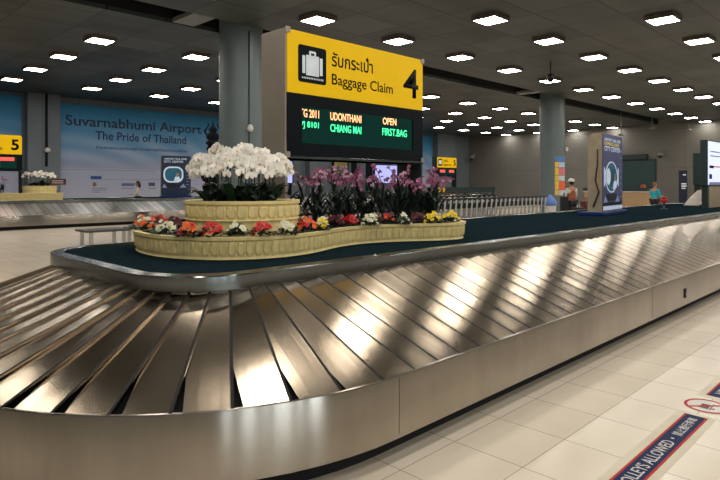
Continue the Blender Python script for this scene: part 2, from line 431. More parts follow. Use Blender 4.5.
def person(label, loc, rz, H, top, trousers, hair='long', cap=None, vest=None, arm='reach', sit=False, hairm=None):
    """faces local +Y"""
    root = thing('person', label, 'person', loc, rz)
    s = H / 1.72
    V = lambda x, y, z: (x*s, y*s, z*s)
    dz = 0
    hipz = .90
    if sit: dz = -.42
    zz = lambda z: z + dz
    feetL = []
    body = []
    body.append([(V(0, 0, zz(.93)), (.15*s, .105*s)), (V(0, 0, zz(1.08)), (.125*s, .09*s)), (V(0, .01, zz(1.25)), (.155*s, .10*s)), (V(0, 0, zz(1.39)), (.135*s, .085*s)), (V(0, .0, zz(1.46)), .055*s), (V(0, .015, zz(1.51)), .05*s)])
    arms = []; hands = []
    for sx in (-1, 1):
        sh = V(.17*sx, 0, zz(1.38))
        if arm == 'reach':
            el = V(.23*sx, .06, zz(1.12)); wr = V(.14*sx, .28, zz(1.10))
        else:
            el = V(.25*sx, -.02, zz(1.10)); wr = V(.27*sx, .06, zz(.86))
        d = (Vector(wr) - Vector(el)).normalized()
        arms.append([(V(0, 0, zz(1.39)), (.135*s, .085*s)), (sh, .058*s), (el, .043*s), (wr, .028*s)])
        palm = Vector(wr) + d*.06*s
        body_arm = [(V(0, 0, zz(1.39)), (.135*s, .085*s)), (sh, .055*s), (el, .038*s), (wr, .024*s), (tuple(palm), .027*s)]
        body.append(body_arm)
        side = Vector((sx, 0, 0)) - d * Vector((sx, 0, 0)).dot(d); side.normalize()
        dn = d.cross(side)*sx; dn = Vector((0, 0, -1)) if dn.z > 0 and arm == 'reach' else dn
        for k, (o_, ln) in enumerate(((-.024, .068), (-.008, .078), (.008, .073), (.024, .058))):
            b0 = palm + side*o_*s + d*.012*s
            b1 = b0 + d*ln*.5*s - dn*0.0
            b2 = b1 + (d*.8 + Vector((0, 0, -.5))).normalized()*ln*.5*s
            hands.append([(tuple(b0), .0095*s), (tuple(b1), .0085*s), (tuple(b2), .0065*s)])
        t0 = palm - side*.022*s - d*.02*s
        hands.append([(tuple(t0), .011*s), (tuple(t0 + (d*.6 - side*.8).normalized()*.03*s), .010*s), (tuple(t0 + (d*.95 - side*.6).normalized()*.06*s), .008*s)])
    legs = []
    for sx in (-1, 1):
        hp = V(.09*sx, 0, zz(.90))
        if sit:
            kn = V(.11*sx, .42, zz(.90)); an = V(.11*sx, .44, .09)
        else:
            kn = V(.10*sx, .02, .50); an = V(.10*sx, -.01, .09)
        legs.append([(V(0, 0, zz(.93)), (.15*s, .105*s)), (hp, .088*s), (kn, .058*s), (an, .040*s)])
        feetL.append(an)
    bm = skin_mesh(body + legs, 1)
    for h in hands: add_mesh(bm, skin_mesh([h], 1))
    # head with face
    hc = Vector(V(0, .02, zz(1.605)))
    ball(bm, hc, .1*s, 0, 20, 14, (.80, .95, 1.18))
    ball(bm, hc + Vector((0, .03, -.07))*s, .06*s, 0, 12, 8, (.9, .9, .8))
    tube(bm, [hc + Vector((0, .085, .015))*s, hc + Vector((0, .112, -.022))*s, hc + Vector((0, .09, -.032))*s], [.008*s, .015*s, .011*s], 6)
    tube(bm, [hc + Vector((-.022, .092, -.058))*s, hc + Vector((0, .098, -.056))*s, hc + Vector((.022, .092, -.058))*s], .006*s, 6, 1)
    for sx in (-1, 1):
        ball(bm, hc + Vector((.083*sx, 0, -.01))*s, .024*s, 0, 8, 6, (.4, .8, 1.2))
        ball(bm, hc + Vector((.032*sx, .084, .006))*s, .012*s, 1, 8, 6)
    obj('body', bm, [M_skin, M_hair], root, smooth=True, recalc=False)
    tb = [[(p, (r[0]+.014, r[1]+.014) if isinstance(r, tuple) else r+.014) for p, r in body[0][:4]]]
    tb += [[(p, (r[0]+.014, r[1]+.014) if isinstance(r, tuple) else r+.012) for p, r in a] for a in arms]
    obj('shirt', skin_mesh(tb, 1), top, root, smooth=True, recalc=False)
    lb = [[(p, (r[0]+.010, r[1]+.010) if isinstance(r, tuple) else r+.014) for p, r in a] for a in legs]
    obj('trousers', skin_mesh(lb, 1), trousers, root, smooth=True, recalc=False)
    for an in feetL:
        f = NB(); tube(f, [(an[0], an[1]-.05*s, .045), (an[0], an[1]+.06*s, .045), (an[0], an[1]+.17*s, .032)], [.038, .046, .03], 10)
        for v in f.verts: v.co.z = max(v.co.z, .004)
        obj('shoe', f, M_black, root, smooth=True)
    h = NB()
    ball(h, hc + Vector((0, -.022, .028))*s, .108*s, 0, 16, 12, (.84, .92, 1.08))
    if hair == 'long':
        tube(h, [hc + Vector((0, -.05, .02))*s, hc + Vector((0, -.085, -.08))*s, hc + Vector((0, -.085, -.2))*s], [.085*s, .082*s, .05*s], 10)
    for v in h.verts:      # hairline
        if v.co.y > hc.y + .045*s and v.co.z < hc.z + .06*s: v.co.y = hc.y + .04*s
    obj('hair', h, hairm or M_hair, root, smooth=True)
    if cap:
        c = NB(); lathe(c, [(.115*s, 0), (.118*s, .03*s), (.10*s, .085*s), (.05*s, .115*s), (.004, .12*s)], 0, 0, 20)
        prism(c, [(-.09*s, .06*s), (.09*s, .06*s), (.075*s, .17*s), (0, .2*s), (-.075*s, .17*s)], 'z', 0, .012*s)
        co = obj('cap', c, cap, root, smooth=False); co.location = hc + Vector((0, -.01, .045))*s
    if vest:
        vb = [[(p, (r[0]+.026, r[1]+.03) if isinstance(r, tuple) else r+.026) for p, r in body[0][:4]]]
        obj('vest', skin_mesh(vb, 1), vest, root, smooth=True, recalc=False)
    return root

# ------------------------------------------------------------------ SETTING
bm = NB(); box(bm, BX, WX, BY, WY, -.12, 0); struct('floor', bm, M_floor)
SL0, SL1 = 12.75, 13.9
bm = NB(); box(bm, BX, WX, BY, SL0, CEIL, CEIL+.1); struct('ceiling', bm, M_ceil)
bm = NB(); box(bm, BX, WX, SL1, WY, CEIL, CEIL+.1); struct('ceiling', bm, M_ceil)
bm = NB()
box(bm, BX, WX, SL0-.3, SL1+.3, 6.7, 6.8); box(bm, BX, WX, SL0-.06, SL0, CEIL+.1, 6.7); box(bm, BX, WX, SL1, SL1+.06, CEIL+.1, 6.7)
struct('trim_1', bm, M_slotblack)
bm = NB(); box(bm, 7.15, 7.75, SL0, SL1, CEIL+.03, CEIL+.14); box(bm, 24.0, 24.4, SL0, SL1, CEIL+.03, CEIL+.14); struct('trim_2', bm, M_grey)
bm = NB(); box(bm, WX, WX+.2, BY, WY, 0, 6.8); struct('wall_right', bm, M_wall)
bm = NB(); box(bm, BX, WX+.2, WY, WY+.2, 0, 6.8); struct('wall_left', bm, M_wall2)
bm = NB(); box(bm, BX-.2, BX, BY, WY+.2, 0, 6.8); struct('wall_back', bm, M_wall2)
bm = NB(); box(bm, BX-.2, WX+.2, BY-.2, BY, 0, 6.8); struct('wall_front', bm, M_wall2)
bm = NB(); box(bm, WX-.03, WX, BY, WY, 0, .12); struct('baseboard_right', bm, M_grey)
bm = NB(); box(bm, BX, WX-.03, WY-.03, WY, 0, .12); struct('baseboard_left', bm, M_grey)

# glazed doors in the wall behind the viewer (they show in the steel skirt)
M_day = emitter('daylight_glass', (.80, .92, 1, 1), 4.2)
for k, (xa, xb) in enumerate(((-6.2, -5.3), (-4.1, -2.6), (-1.9, -1.4), (-.7, 1.1), (1.7, 2.2), (3.0, 4.3))):
    w_ = struct('window_%d' % (k+1), NB(), M_grey)
    bm = NB(); box(bm, xa, xb, BY+.002, BY+.02, .25, 3.0); obj('pane', bm, M_day, w_)
    bm = NB(); ring_poly(bm, rrect(xa-.1, xb+.1, .1, 3.12, .01, 1), rrect(xa, xb, .25, 3.0, .01, 1), 'y', BY+.001, BY+.08); obj('window_frame', bm, M_grey, w_)
# columns
def column(x, y, label):
    r = thing('round_column', label, 'column', (x, y, 0))
    bm = NB(); lathe(bm, [(.575, .004), (.575, 6.68)], 0, 0, 64); obj('shaft', bm, M_column, r, auto=40)
    a = math.radians(-103 if x < 15 else -75)
    ca, sa = math.cos(a), math.sin(a)
    bm = NB(); tube(bm, [(ca*.585, sa*.585, .02), (ca*.585, sa*.585, 5.5)], .018, 8); obj('conduit', bm, M_darkg if x < 15 else M_grey, r)
    bm = NB()
    lathe(bm, [(.03, 0), (.075, .03), (.085, .1), (.05, .17), (.01, .19)], ca*.66, sa*.66, 14)
    tube(bm, [(ca*.57, sa*.57, .12), (ca*.68, sa*.68, .12)], .02, 8)
    f = obj('camera_fitting', bm, M_cloth_w, r); f.location.z = 2.9 if x < 15 else 3.1
    return r
CL = column(8.82, 13.32, 'thick round grey column behind the white orchids, left of the yellow sign')
CR = column(26.35, 13.32, 'round grey column with a strip of coloured posters, right of the trolley row')
# strip of posters wrapped on the right column
pr = thing('poster_strip', 'vertical strip of small coloured posters stuck on the right column', 'poster', (26.35, 13.32, 0))
def patch(name, a0, a1, z0, z1, m, rr=.580):
    bm = NB(); n = 8; A = []; B = []; base = math.radians(-153)
    for k in range(n+1):
        a = base + math.radians(a0 + (a1-a0)*k/n)
        A.append([bm.verts.new((math.cos(a)*q, math.sin(a)*q, z0)) for q in (rr, rr+.004)]); B.append([bm.verts.new((math.cos(a)*q, math.sin(a)*q, z1)) for q in (rr, rr+.004)])
    for k in range(n):
        bm.faces.new((A[k][1], A[k+1][1], B[k+1][1], B[k][1])); bm.faces.new((A[k][0], B[k][0], B[k+1][0], A[k+1][0]))
        bm.faces.new((A[k][0], A[k+1][0], A[k+1][1], A[k][1])); bm.faces.new((B[k][0], B[k][1], B[k+1][1], B[k+1][0]))
    bm.faces.new((A[0][0], A[0][1], B[0][1], B[0][0])); bm.faces.new((A[n][0], B[n][0], B[n][1], A[n][1]))
    obj(name, bm, m, pr)
pc = [mat('poster_blue', srgb(84, 128, 190), .5), mat('poster_sky', srgb(170, 200, 222), .5), mat('poster_pink', srgb(214, 120, 124), .5), mat('poster_pale', srgb(196, 208, 218), .5), mat('poster_orange', srgb(228, 98, 52), .5), mat('poster_pale_b', srgb(190, 198, 208), .5), mat('poster_yellow', srgb(226, 188, 84), .5)]
patch('poster', 12, 82, 2.62, 2.84, pc[0])
zz_ = 2.60
for k, (h_, c_) in enumerate(((.26, 1), (.38, 2), (.26, 3), (.42, 4), (.26, 5))):
    patch('poster', 12, 30, zz_-h_, zz_-.02, pc[6]); patch('poster', 31, 82, zz_-h_, zz_-.02, pc[c_]); zz_ -= h_

# ------------------------------------------------------------------ CEILING LIGHTS
bm = NB(); box(bm, -.335, .335, -.335, .335, -.09, .0); me_h = mesh_of(bm, 'housing', M_house)
bm = NB(); box(bm, -.292, .292, -.292, .292, -.100, -.091, 1); bm.faces.ensure_lookup_table(); bm.faces[0].material_index = 0; me_d = mesh_of(bm, 'diffuser', [M_lightA, M_house]); M_lightA.cycles.emission_sampling = 'FRONT'
ORD = ['first', 'second', 'third', 'fourth', 'fifth', 'sixth', 'seventh', 'eighth', 'ninth', 'tenth', 'eleventh', 'twelfth', 'thirteenth', 'fourteenth', 'fifteenth', 'sixteenth', 'seventeenth', 'eighteenth', 'nineteenth', 'twentieth', 'twenty-first', 'twenty-second', 'twenty-third', 'twenty-fourth', 'twenty-fifth', 'twenty-sixth', 'twenty-seventh', 'twenty-eighth', 'twenty-ninth', 'thirtieth', 'thirty-first', 'thirty-second', 'thirty-third', 'thirty-fourth']
rows = [(4.876, 'in the nearest row, top right'), (7.86, 'in the second nearest row'), (10.86, 'in the third row before the dark slot'),
        (16.72, 'in the row just beyond the dark slot'), (19.62, 'in the second row beyond the slot'), (22.45, 'in the third row beyond the slot'), (25.3, 'in the fourth row beyond the slot'), (28.1, 'in the farthest row by the mural wall')]
def ceiling_light(x, y, label, group):
    r = thing('ceiling_light', label, 'ceiling light', (x, y, CEIL-.002), 0, group)
    link(bpy.data.objects.new('housing', me_h), r); link(bpy.data.objects.new('diffuser', me_d), r)
for y, desc in rows:
    if y > 28: continue
    n = 0
    for k in range(-5, 12):
        x = 9.40 + 2.975*k
        if x > WX - .45: continue
        p = project((x, y, CEIL))
        vis = p and -10 < p[0] < 730 and p[1] > -6
        if vis:
            ceiling_light(x, y, 'square ceiling light, %s from the left %s' % (ORD[n], desc), 'square ceiling lights'); n += 1
        elif k >= -3:
            ceiling_light(x, y, 'square white ceiling light outside the view', 'ceiling lights outside the view')
for y in (1.9, -1.1, -4.1, -7.1):
    for k in range(-5, 11, 1):
        x = 9.40 + 2.975*k
        ceiling_light(x, y, 'square white ceiling light outside the view', 'ceiling lights outside the view')

# hanging devices
def pendant(px, py_top, ln, label, cam=False, depth=None):
    z = F*(CEIL-EYE)/(HZ-py_top) if depth is None else depth
    x, y = at_depth(px, z)
    r = thing('hanging_camera' if cam else 'hanging_sensor', label, 'security camera' if cam else 'ceiling sensor', (x, y, CEIL))
    bm = NB(); tube(bm, [(0, 0, -.001), (0, 0, -ln+.1)], .022, 8); obj('rod', bm, M_black if cam else M_grey, r)
    bm = NB()
    if cam:
        lathe(bm, [(.02, -ln+.26), (.10, -ln+.22), (.13, -ln+.12), (.13, -ln+.06), (.02, -ln+.055)], 0, 0, 20); obj('housing', bm, M_black, r)
        bm = NB(); lathe(bm, [(.10, -ln+.055), (.10, -ln+.02), (.06, -ln-.04), (.005, -ln-.05)], 0, 0, 20); obj('dome', bm, M_signblack, r)
    else:
        lathe(bm, [(.03, -ln+.12), (.16, -ln+.06), (.17, -ln), (.02, -ln-.01)], 0, 0, 20); obj('head', bm, M_grey, r)
pendant(550.5, 62.5, .62, 'black dome camera hanging on a short rod from the near ceiling', True)
pendant(621, 112, 1.35, 'grey rod with round head hanging above the tall advert stand')
pendant(652, 117.5, .68, 'short grey rod with round head, middle of the three hanging at the right')
pendant(689, 121, .62, 'grey rod with round head hanging nearest the right edge')

# ------------------------------------------------------------------ CAROUSELS
def outline(x0, x1, y0, y1, r, n=14):
    """counter-clockwise rounded rectangle: list of (point, outward normal), starting on the near edge"""
    out = []
    def seg(p, q, nrm, m):
        for k in range(m): out.append((Vector(p).lerp(Vector(q), k/m), Vector(nrm)))
    def arc(c, a0, m):
        for k in range(m):
            a = a0 + PI/2*k/m; v = Vector((math.cos(a), math.sin(a))); out.append((Vector(c) + v*r, v))
    seg((x0+r, y0), (x1-r, y0), (0, -1), 10); arc((x1-r, y0+r), -PI/2, n)
    seg((x1, y0+r), (x1, y1-r), (1, 0), 4); arc((x1-r, y1-r), 0, n)
    seg((x1-r, y1), (x0+r, y1), (0, 1), 10); arc((x0+r, y1-r), PI/2, n)
    seg((x0, y1-r), (x0, y0+r), (-1, 0), 4); arc((x0+r, y0+r), PI, n)
    return out
def sweep(path, prof, mi=0, close_prof=False):
    bm = NB(); rings = [[bm.verts.new((p.x + n.x*d, p.y + n.y*d, z)) for d, z in prof] for p, n in path]
    m = len(prof)
    for i in range(len(rings)):
        a, b = rings[i], rings[(i+1) % len(rings)]
        for k in range(m if close_prof else m-1):
            bm.faces.new((a[k], b[k], b[(k+1)%m], a[(k+1)%m])).smooth = True
    return bm
# one overlapping slat: local x along travel, y inward, z up
def slat_bm():
    bm = NB()
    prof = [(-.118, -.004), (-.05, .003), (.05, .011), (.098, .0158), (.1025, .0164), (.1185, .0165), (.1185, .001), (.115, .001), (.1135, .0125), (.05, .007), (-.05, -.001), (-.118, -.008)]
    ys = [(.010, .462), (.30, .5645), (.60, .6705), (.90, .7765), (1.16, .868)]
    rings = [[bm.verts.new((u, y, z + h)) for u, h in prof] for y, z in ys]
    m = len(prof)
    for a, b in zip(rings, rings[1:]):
        for k in range(m): bm.faces.new((a[k], b[k], b[(k+1)%m], a[(k+1)%m])).material_index = 1 if k in (4, 6, 7, 8, 9, 10) else 0  # black strip on the raised edge paints the dark shadow line between slats
    bm.faces.new(rings[0]); bm.faces.new(rings[-1][::-1])
    return bm
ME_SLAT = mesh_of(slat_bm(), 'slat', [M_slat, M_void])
ME_SLATF = mesh_of(slat_bm(), 'slat', [steel('slat_steel_pale', (.62, .62, .60, 1), .36, (45, 1.2, 1.2), dirt=.2, sc=1.0, pervar=.5), M_black])  # paler copy of the slat steel; whitish reflections painted into its tone
def carousel(label, x0, x1, y0, y1, keep, me=ME_SLAT):
    R = 1.9; rc = 1.5; pitch = .225
    root = thing('baggage_carousel', label, 'baggage carousel', (x0, y0, 0))
    W, D = x1-x0, y1-y0
    po = outline(0, W, 0, D, R, 18)
    obj('skirt', sweep(po, [(-.05, .125), (-.004, .125), (0, .129), (0, .470), (-.003, .478), (-.012, .480), (-.014, .47), (-.016, .44)]), M_skirt, root, auto=35)
    bm = sweep(po, [(-.13, .002), (-.13, .20), (-.02, .20)]); obj('kick_plate', bm, M_void, root, auto=35)
    bm = sweep(po, [(-.017, .40), (-.10, .44), (-1.17, .80)]); obj('slat_bed', bm, M_void, root, auto=35)
    ri = outline(1.10, W-1.10, 1.10, D-1.10, .6, 12)
    obj('inner_rail', sweep(ri, [(-.02, .84), (-.002, .86), (0, .866), (0, .952), (-.006, .960), (-.10, .964), (-.106, .958), (-.108, .93)]), M_rail, root, auto=35)
    bm = NB()
    c = [bm.verts.new((p.x - n.x*.104, p.y - n.y*.104, .942)) for p, n in ri]; bm.faces.new(c)
    obj('deck', bm, M_carpet, root)
    # seams and bolts of the skirt
    for xs in range(0, int(W-3.8), 4):
        bm = NB(); box(bm, R+xs+.02, R+xs+.0225, -.0012, .001, .15, .47); obj('skirt_seam', bm, M_cloth_d, root)
    frames = []
    Ls = [W-2*R, PI/2*rc, D-2*R, PI/2*rc]*2
    Ls = [W-2*R, PI/2*rc, D-2*R, PI/2*rc, W-2*R, PI/2*rc, D-2*R, PI/2*rc]
    per = sum(Ls); n = int(round(per/pitch)); st = per/n
    cs = [(W-R, R), (W-R, D-R), (R, D-R), (R, R)]
    for i in range(n):
        s = i*st + .06
        k = 0
        while k < 7 and s > Ls[k]: s -= Ls[k]; k += 1
        if k % 2 == 0:
            q = k//2
            p, t = [((R+s, 0), (1, 0)), ((W, R+s), (0, 1)), ((W-R-s, D), (-1, 0)), ((0, D-R-s), (0, -1))][q]
            p = Vector(p); t = Vector(t)
        else:
            q = k//2; a = -PI/2 + q*PI/2 + s/rc
            v = Vector((math.cos(a), math.sin(a))); p = Vector(cs[q]) + v*R; t = Vector((-v.y, v.x))
        frames.append((p, t))
    rest = NB(); cnt = 0
    sel = sorted(range(n), key=lambda i: keep(frames[i][0].x + x0, frames[i][0].y + y0))
    chosen = set(sel[:100])
    for i, (p, t) in enumerate(frames):
        nn = Vector((-t.y, t.x))
        M = Matrix(((t.x, nn.x, 0, p.x), (t.y, nn.y, 0, p.y), (0, 0, 1, 0), (0, 0, 0, 1)))
        if i in chosen:
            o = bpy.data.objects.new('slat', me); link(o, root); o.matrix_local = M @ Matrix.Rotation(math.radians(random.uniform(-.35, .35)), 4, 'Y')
        else:
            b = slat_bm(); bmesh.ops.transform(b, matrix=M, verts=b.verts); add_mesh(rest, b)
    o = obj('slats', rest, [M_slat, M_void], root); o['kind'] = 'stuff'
    return root
def near_cam(x, y): return math.hypot(x, y) + (50 if (y > 6.6 and x > 3.0) else 0)
def keep5(x, y): return abs(x - 10) + (0 if y < 24 else 60)
K4 = carousel('large steel baggage carousel in the foreground around sign number 4', .55, 22, 2.16, 6.98, near_cam)
K5 = carousel('far steel baggage carousel running in front of the blue mural', .5, 37.5, 22.0, 26.82, keep5, ME_SLATF)
# socket on the skirt
sx_, sz_ = on_y(685, 293, 2.16)
bm = NB(); box(bm, sx_-.03, sx_+.03, 2.150, 2.1595, sz_-.055, sz_+.055, 0, .002)
r = thing('skirt_socket', 'small dark socket plate on the carousel skirt at the right', 'socket', (0, 0, 0)); obj('plate', bm, M_cloth_d, r)
bm = NB(); box(bm, sx_-.014, sx_+.014, 2.1475, 2.1505, sz_-.03, sz_+.0, 0); obj('outlet', bm, M_black, r)

DECK = .943
# ------------------------------------------------------------------ SIGN 4
def sign_body(root, x0, x1, y0, y1, zt, zm, zb, legs_to):
    """x0..x1 wide, front face y0"""
    t = .035
    bm = NB()
    prism(bm, rrect(x0+t, x1-t, zb, zt, .06, 5), 'y', y0+.02, y1, 0)
    obj('casing', bm, M_casing, root)
    for s_ in ((x0, x0+t), (x1-t, x1)):
        bm = NB(); box(bm, s_[0], s_[1], y0, y1, legs_to, zt, 0, .004); obj('side_panel', bm, M_casing if s_[0] == x0 else M_darkg, root)
    return t
SY = 4.65
s4 = thing('baggage_sign', 'large yellow and black Baggage Claim sign with number 4', 'sign', (0, 0, 0))
SX0, SZT = on_y(285, 28, SY); SX1 = on_y(422.5, 60, SY)[0]; SZM = on_y(285, 91.5, SY)[1]; SZB = on_y(288, 155.5, SY)[1]
SDEP = .40
sign_body(s4, SX0, SX1, SY, SY+SDEP, SZT+.01, SZM, SZB, DECK+.002)
fx0, fx1 = SX0+.02, SX1-.012
bm = NB(); prism(bm, rrect(fx0, fx1, SZM, SZT, .075, 6, (0, 0, 1, 1)), 'y', SY-.012, SY+.018); obj('yellow_panel', bm, M_yellow, s4)
# black surround with a window for the display
wx0, wzT = on_y(301.5, 106, SY); wx1 = on_y(412.5, 118, SY)[0]; wzB = on_y(301.5, 143, SY)[1]
bm = NB()
outer = rrect(fx0, fx1, SZB, SZM-.002, .075, 6, (1, 1, 0, 0))
prism(bm, rrect(fx0, wx0, SZB, SZM-.002, .07, 6, (1, 0, 0, 0)), 'y', SY-.012, SY+.018)
prism(bm, rrect(wx1, fx1, SZB, SZM-.002, .07, 6, (0, 1, 0, 0)), 'y', SY-.012, SY+.018)
box(bm, wx0, wx1, SY-.012, SY+.018, SZB, wzB); box(bm, wx0, wx1, SY-.012, SY+.018, wzT, SZM-.002)
obj('display_surround', bm, M_signblack, s4)
bm = NB(); box(bm, SX0-.004, SX1+.004, SY-.018, SY+SDEP, SZB-.03, SZB-.001, 0, .004); obj('bottom_trim', bm, M_rail, s4)
# display glass
bm = NB(); box(bm, wx0-.01, wx1+.01, SY+.004, SY+.017, wzB-.01, wzT+.01); dg_ = obj('display', bm, M_screen, s4)
TY = SY - .0125
def sgn(s, pxa, pxb, ya, yb, m, y=TY, off=0, parent=s4, pad=0, name='lettering'):
    xa, za = on_y(pxa, yb, SY); _, zt = on_y(pxa, ya, SY); xb = on_y(pxb, 100, SY)[0]
    return text_mesh(s, xa-pad, xb, za, zt, name, m, parent, .0015, (0, y, 0), offset=off)
sgn('รับกระเป๋า', 331, 372, 50.5, 66.3, M_ink, off=.012)
sgn('Baggage Claim', 331, 392, 73.5, 87.8, M_ink, off=.008)
sgn('4', 402.5, 417.5, 67.3, 96.8, M_ink, off=.012)
LY = SY + .0035
for args in (('TG 2011', 300.2, 319.2, 108.3, 116.6, M_ledo), ('UDONTHANI', 330.5, 361.5, 112, 120, M_ledo), ('OPEN', 383, 396.5, 117.3, 124.3, M_ledo),
             ('VJ 8101', 299.6, 319, 120.6, 128.6, M_ledg), ('CHIANG MAI', 330.5, 361.5, 123.8, 131.6, M_ledg), ('FIRST.BAG', 382.5, 407, 127.8, 135.2, M_ledg)):
    sgn(*args[:5], args[5], LY, .012, dg_)
# suitcase pictogram
ix0, iz1 = on_y(297.3, 43.8, SY); ix1 = on_y(325.4, 49.5, SY)[0]; iz0 = on_y(297.3, 81.3, SY)[1]
bm = NB(); prism(bm, rrect(ix0, ix1, iz0, iz1, .03), 'y', TY-.002, TY+.001); ic = obj('pictogram', bm, M_signblack, s4)
w_ = ix1-ix0; h_ = iz1-iz0
U = lambda u: ix0 + u*w_
Wv = lambda v: iz0 + v*h_
bm = NB()
for a, b, c, d in ((.14, .24, .24, .72), (.27, .73, .20, .75), (.76, .86, .24, .72)):
    prism(bm, rrect(U(a), U(b), Wv(c), Wv(d), .008), 'y', TY-.004, TY-.0022)
ring_poly(bm, rrect(U(.38), U(.62), Wv(.73), Wv(.87), .01), rrect(U(.44), U(.56), Wv(.70), Wv(.81), .004), 'y', TY-.004, TY-.0022)
for k in range(13):
    u = .12 + k*.0605; prism(bm, [(U(u), Wv(.10)), (U(u+.03), Wv(.10)), (U(u+.042), Wv(.15)), (U(u+.012), Wv(.15))], 'y', TY-.004, TY-.0022)
obj('suitcase_symbol', bm, M_iconwhite, ic)
for (cx, cz) in ((SX0+.012, SZT-.01), (SX1-.03, SZT-.02), (SX0+.012, SZB+.01), (SX1-.03, SZB+.01)):
    bm = NB(); box(bm, cx-.02, cx+.04, SY-.024, SY-.0125, cz-.03, cz+.03, 0, .006); obj('corner_bracket', bm, M_casing, s4)

# ------------------------------------------------------------------ PLANTERS
def closed_spline(pts, n):
    m = len(pts); out = []
    for i in range(m):
        p0, p1, p2, p3 = [Vector(pts[(i+j-1) % m]) for j in range(4)]
        for k in range(n):
            t = k/n
            out.append(.5*((2*p1) + (p2-p0)*t + (2*p0-5*p1+4*p2-p3)*t*t + (3*p1-p0-3*p2+p3)*t**3))
    return out
def path_normals(P):
    out = []; n = len(P)
    for i in range(n):
        d = (P[(i+1) % n] - P[i-1]).normalized(); out.append((P[i], Vector((d.y, -d.x))))
    return out
def ornament_wall(path, H, z0, unit, band, depth=.009, flare=.0):
    """moulded wall with a row of raised tongues; path ccw, outward normals"""
    total = sum((path[(i+1) % len(path)][0] - path[i][0]).length for i in range(len(path)))
    cnt = max(3, round(total/unit)); u = total/cnt; s = 0
    b0, b1 = band
    zs = [0, .02, .05, .08] + [b0 + (b1-b0)*k/9 for k in range(10)] + [b1+.03, b1+.05, .96, 1.0]
    prof = []
    bm = NB(); rings = []
    for i, (p, n) in enumerate(path):
        ph = (s/u) % 1.0; x = abs(ph-.5)*2       # 0 at the tongue's middle
        ring = []
        for z in zs:
            d = 0
            if z <= .08: d = .012*(1-abs(z-.03)/.06) if z <= .08 else 0
            elif b0 <= z <= b1:
                v = (z-b0)/(b1-b0)
                w = .82*math.sqrt(max(0, 1-((.42-v)/.42)**2)) if v < .42 else .82
                if v > .85: w *= max(0, 1-(v-.85)/.15)
                inside = x < w
                rim = abs(x-w) < .2
                d = depth*(1.0 if rim and inside else (.62 if inside else 0))
            elif z > b1: d = .010 if z < b1+.045 else .018
            d += flare*z
            ring.append(bm.verts.new((p.x+n.x*d, p.y+n.y*d, z0+z*H)))
        for d, z in ((-.01, 1.0), (-.035, .97), (-.035, .80)):
            ring.append(bm.verts.new((p.x+n.x*d, p.y+n.y*d, z0+z*H)))
        rings.append(ring)
        s += (path[(i+1) % len(path)][0] - p).length
    m = len(rings[0])
    for i in range(len(rings)):
        a, b = rings[i], rings[(i+1) % len(rings)]
        for k in range(m-1): bm.faces.new((a[k], b[k], b[k+1], a[k+1])).smooth = True
    return bm
def soil_bm(path, d, z):
    bm = NB(); bm.faces.new([bm.verts.new((p.x-n.x*d, p.y-n.y*d, z)) for p, n in path]); return bm
PH = .185
PZ = DECK + .003
pts = [(2.20, 4.75), (2.22, 4.5), (2.31, 4.25), (2.46, 4.04), (2.68, 3.90), (2.95, 3.84), (3.25, 3.88), (3.50, 3.97), (3.80, 4.09), (4.15, 4.15), (4.47, 4.10), (4.75, 3.97), (5.02, 3.82), (5.30, 3.75), (5.52, 3.83), (5.68, 4.05),
       (5.90, 4.45), (5.98, 4.80), (5.85, 5.15), (5.4, 5.35), (4.7, 5.32), (4.1, 5.28), (3.6, 5.5), (3.1, 5.66), (2.7, 5.62), (2.40, 5.42), (2.25, 5.1)]
pts = [(3.88 + (x-3.88)*.972, 4.6 + (y-4.6)*.985) for x, y in pts]
lowp = path_normals(closed_spline(pts, 46))
pl = thing('long_planter', 'long wavy cream planter with bright flowers on the carousel deck', 'planter', (0, 0, 0))
obj('planter_wall', ornament_wall(lowp, PH, PZ, .068, (.16, .80), .014, .02), M_cream, pl, auto=50)
SOIL = PZ + PH*.86
obj('soil', soil_bm(lowp, .03, SOIL), M_soil, pl)
UC = (3.05, 4.57); UR = .50
circ = [(Vector((UC[0]+UR*math.cos(2*PI*k/420), UC[1]+UR*math.sin(2*PI*k/420))), Vector((math.cos(2*PI*k/420), math.sin(2*PI*k/420)))) for k in range(420)]
pu = thing('round_planter', 'round cream planter holding the white orchids', 'planter', (0, 0, 0))
UZ = SOIL + .002; UH = 1.405 - UZ
obj('planter_wall', ornament_wall(circ, UH, UZ, .088, (.50, .86), .016, .0), M_cream, pu, auto=50)
bm = NB(); lathe(bm, [(UR+.002, UZ+UH*.42), (UR+.014, UZ+UH*.43), (UR+.014, UZ+UH*.46), (UR+.002, UZ+UH*.47)], UC[0], UC[1], 90); obj('moulding', bm, M_cream, pu)
USOIL = UZ + UH*.9
obj('soil', soil_bm(circ, .03, USOIL), M_soil, pu)

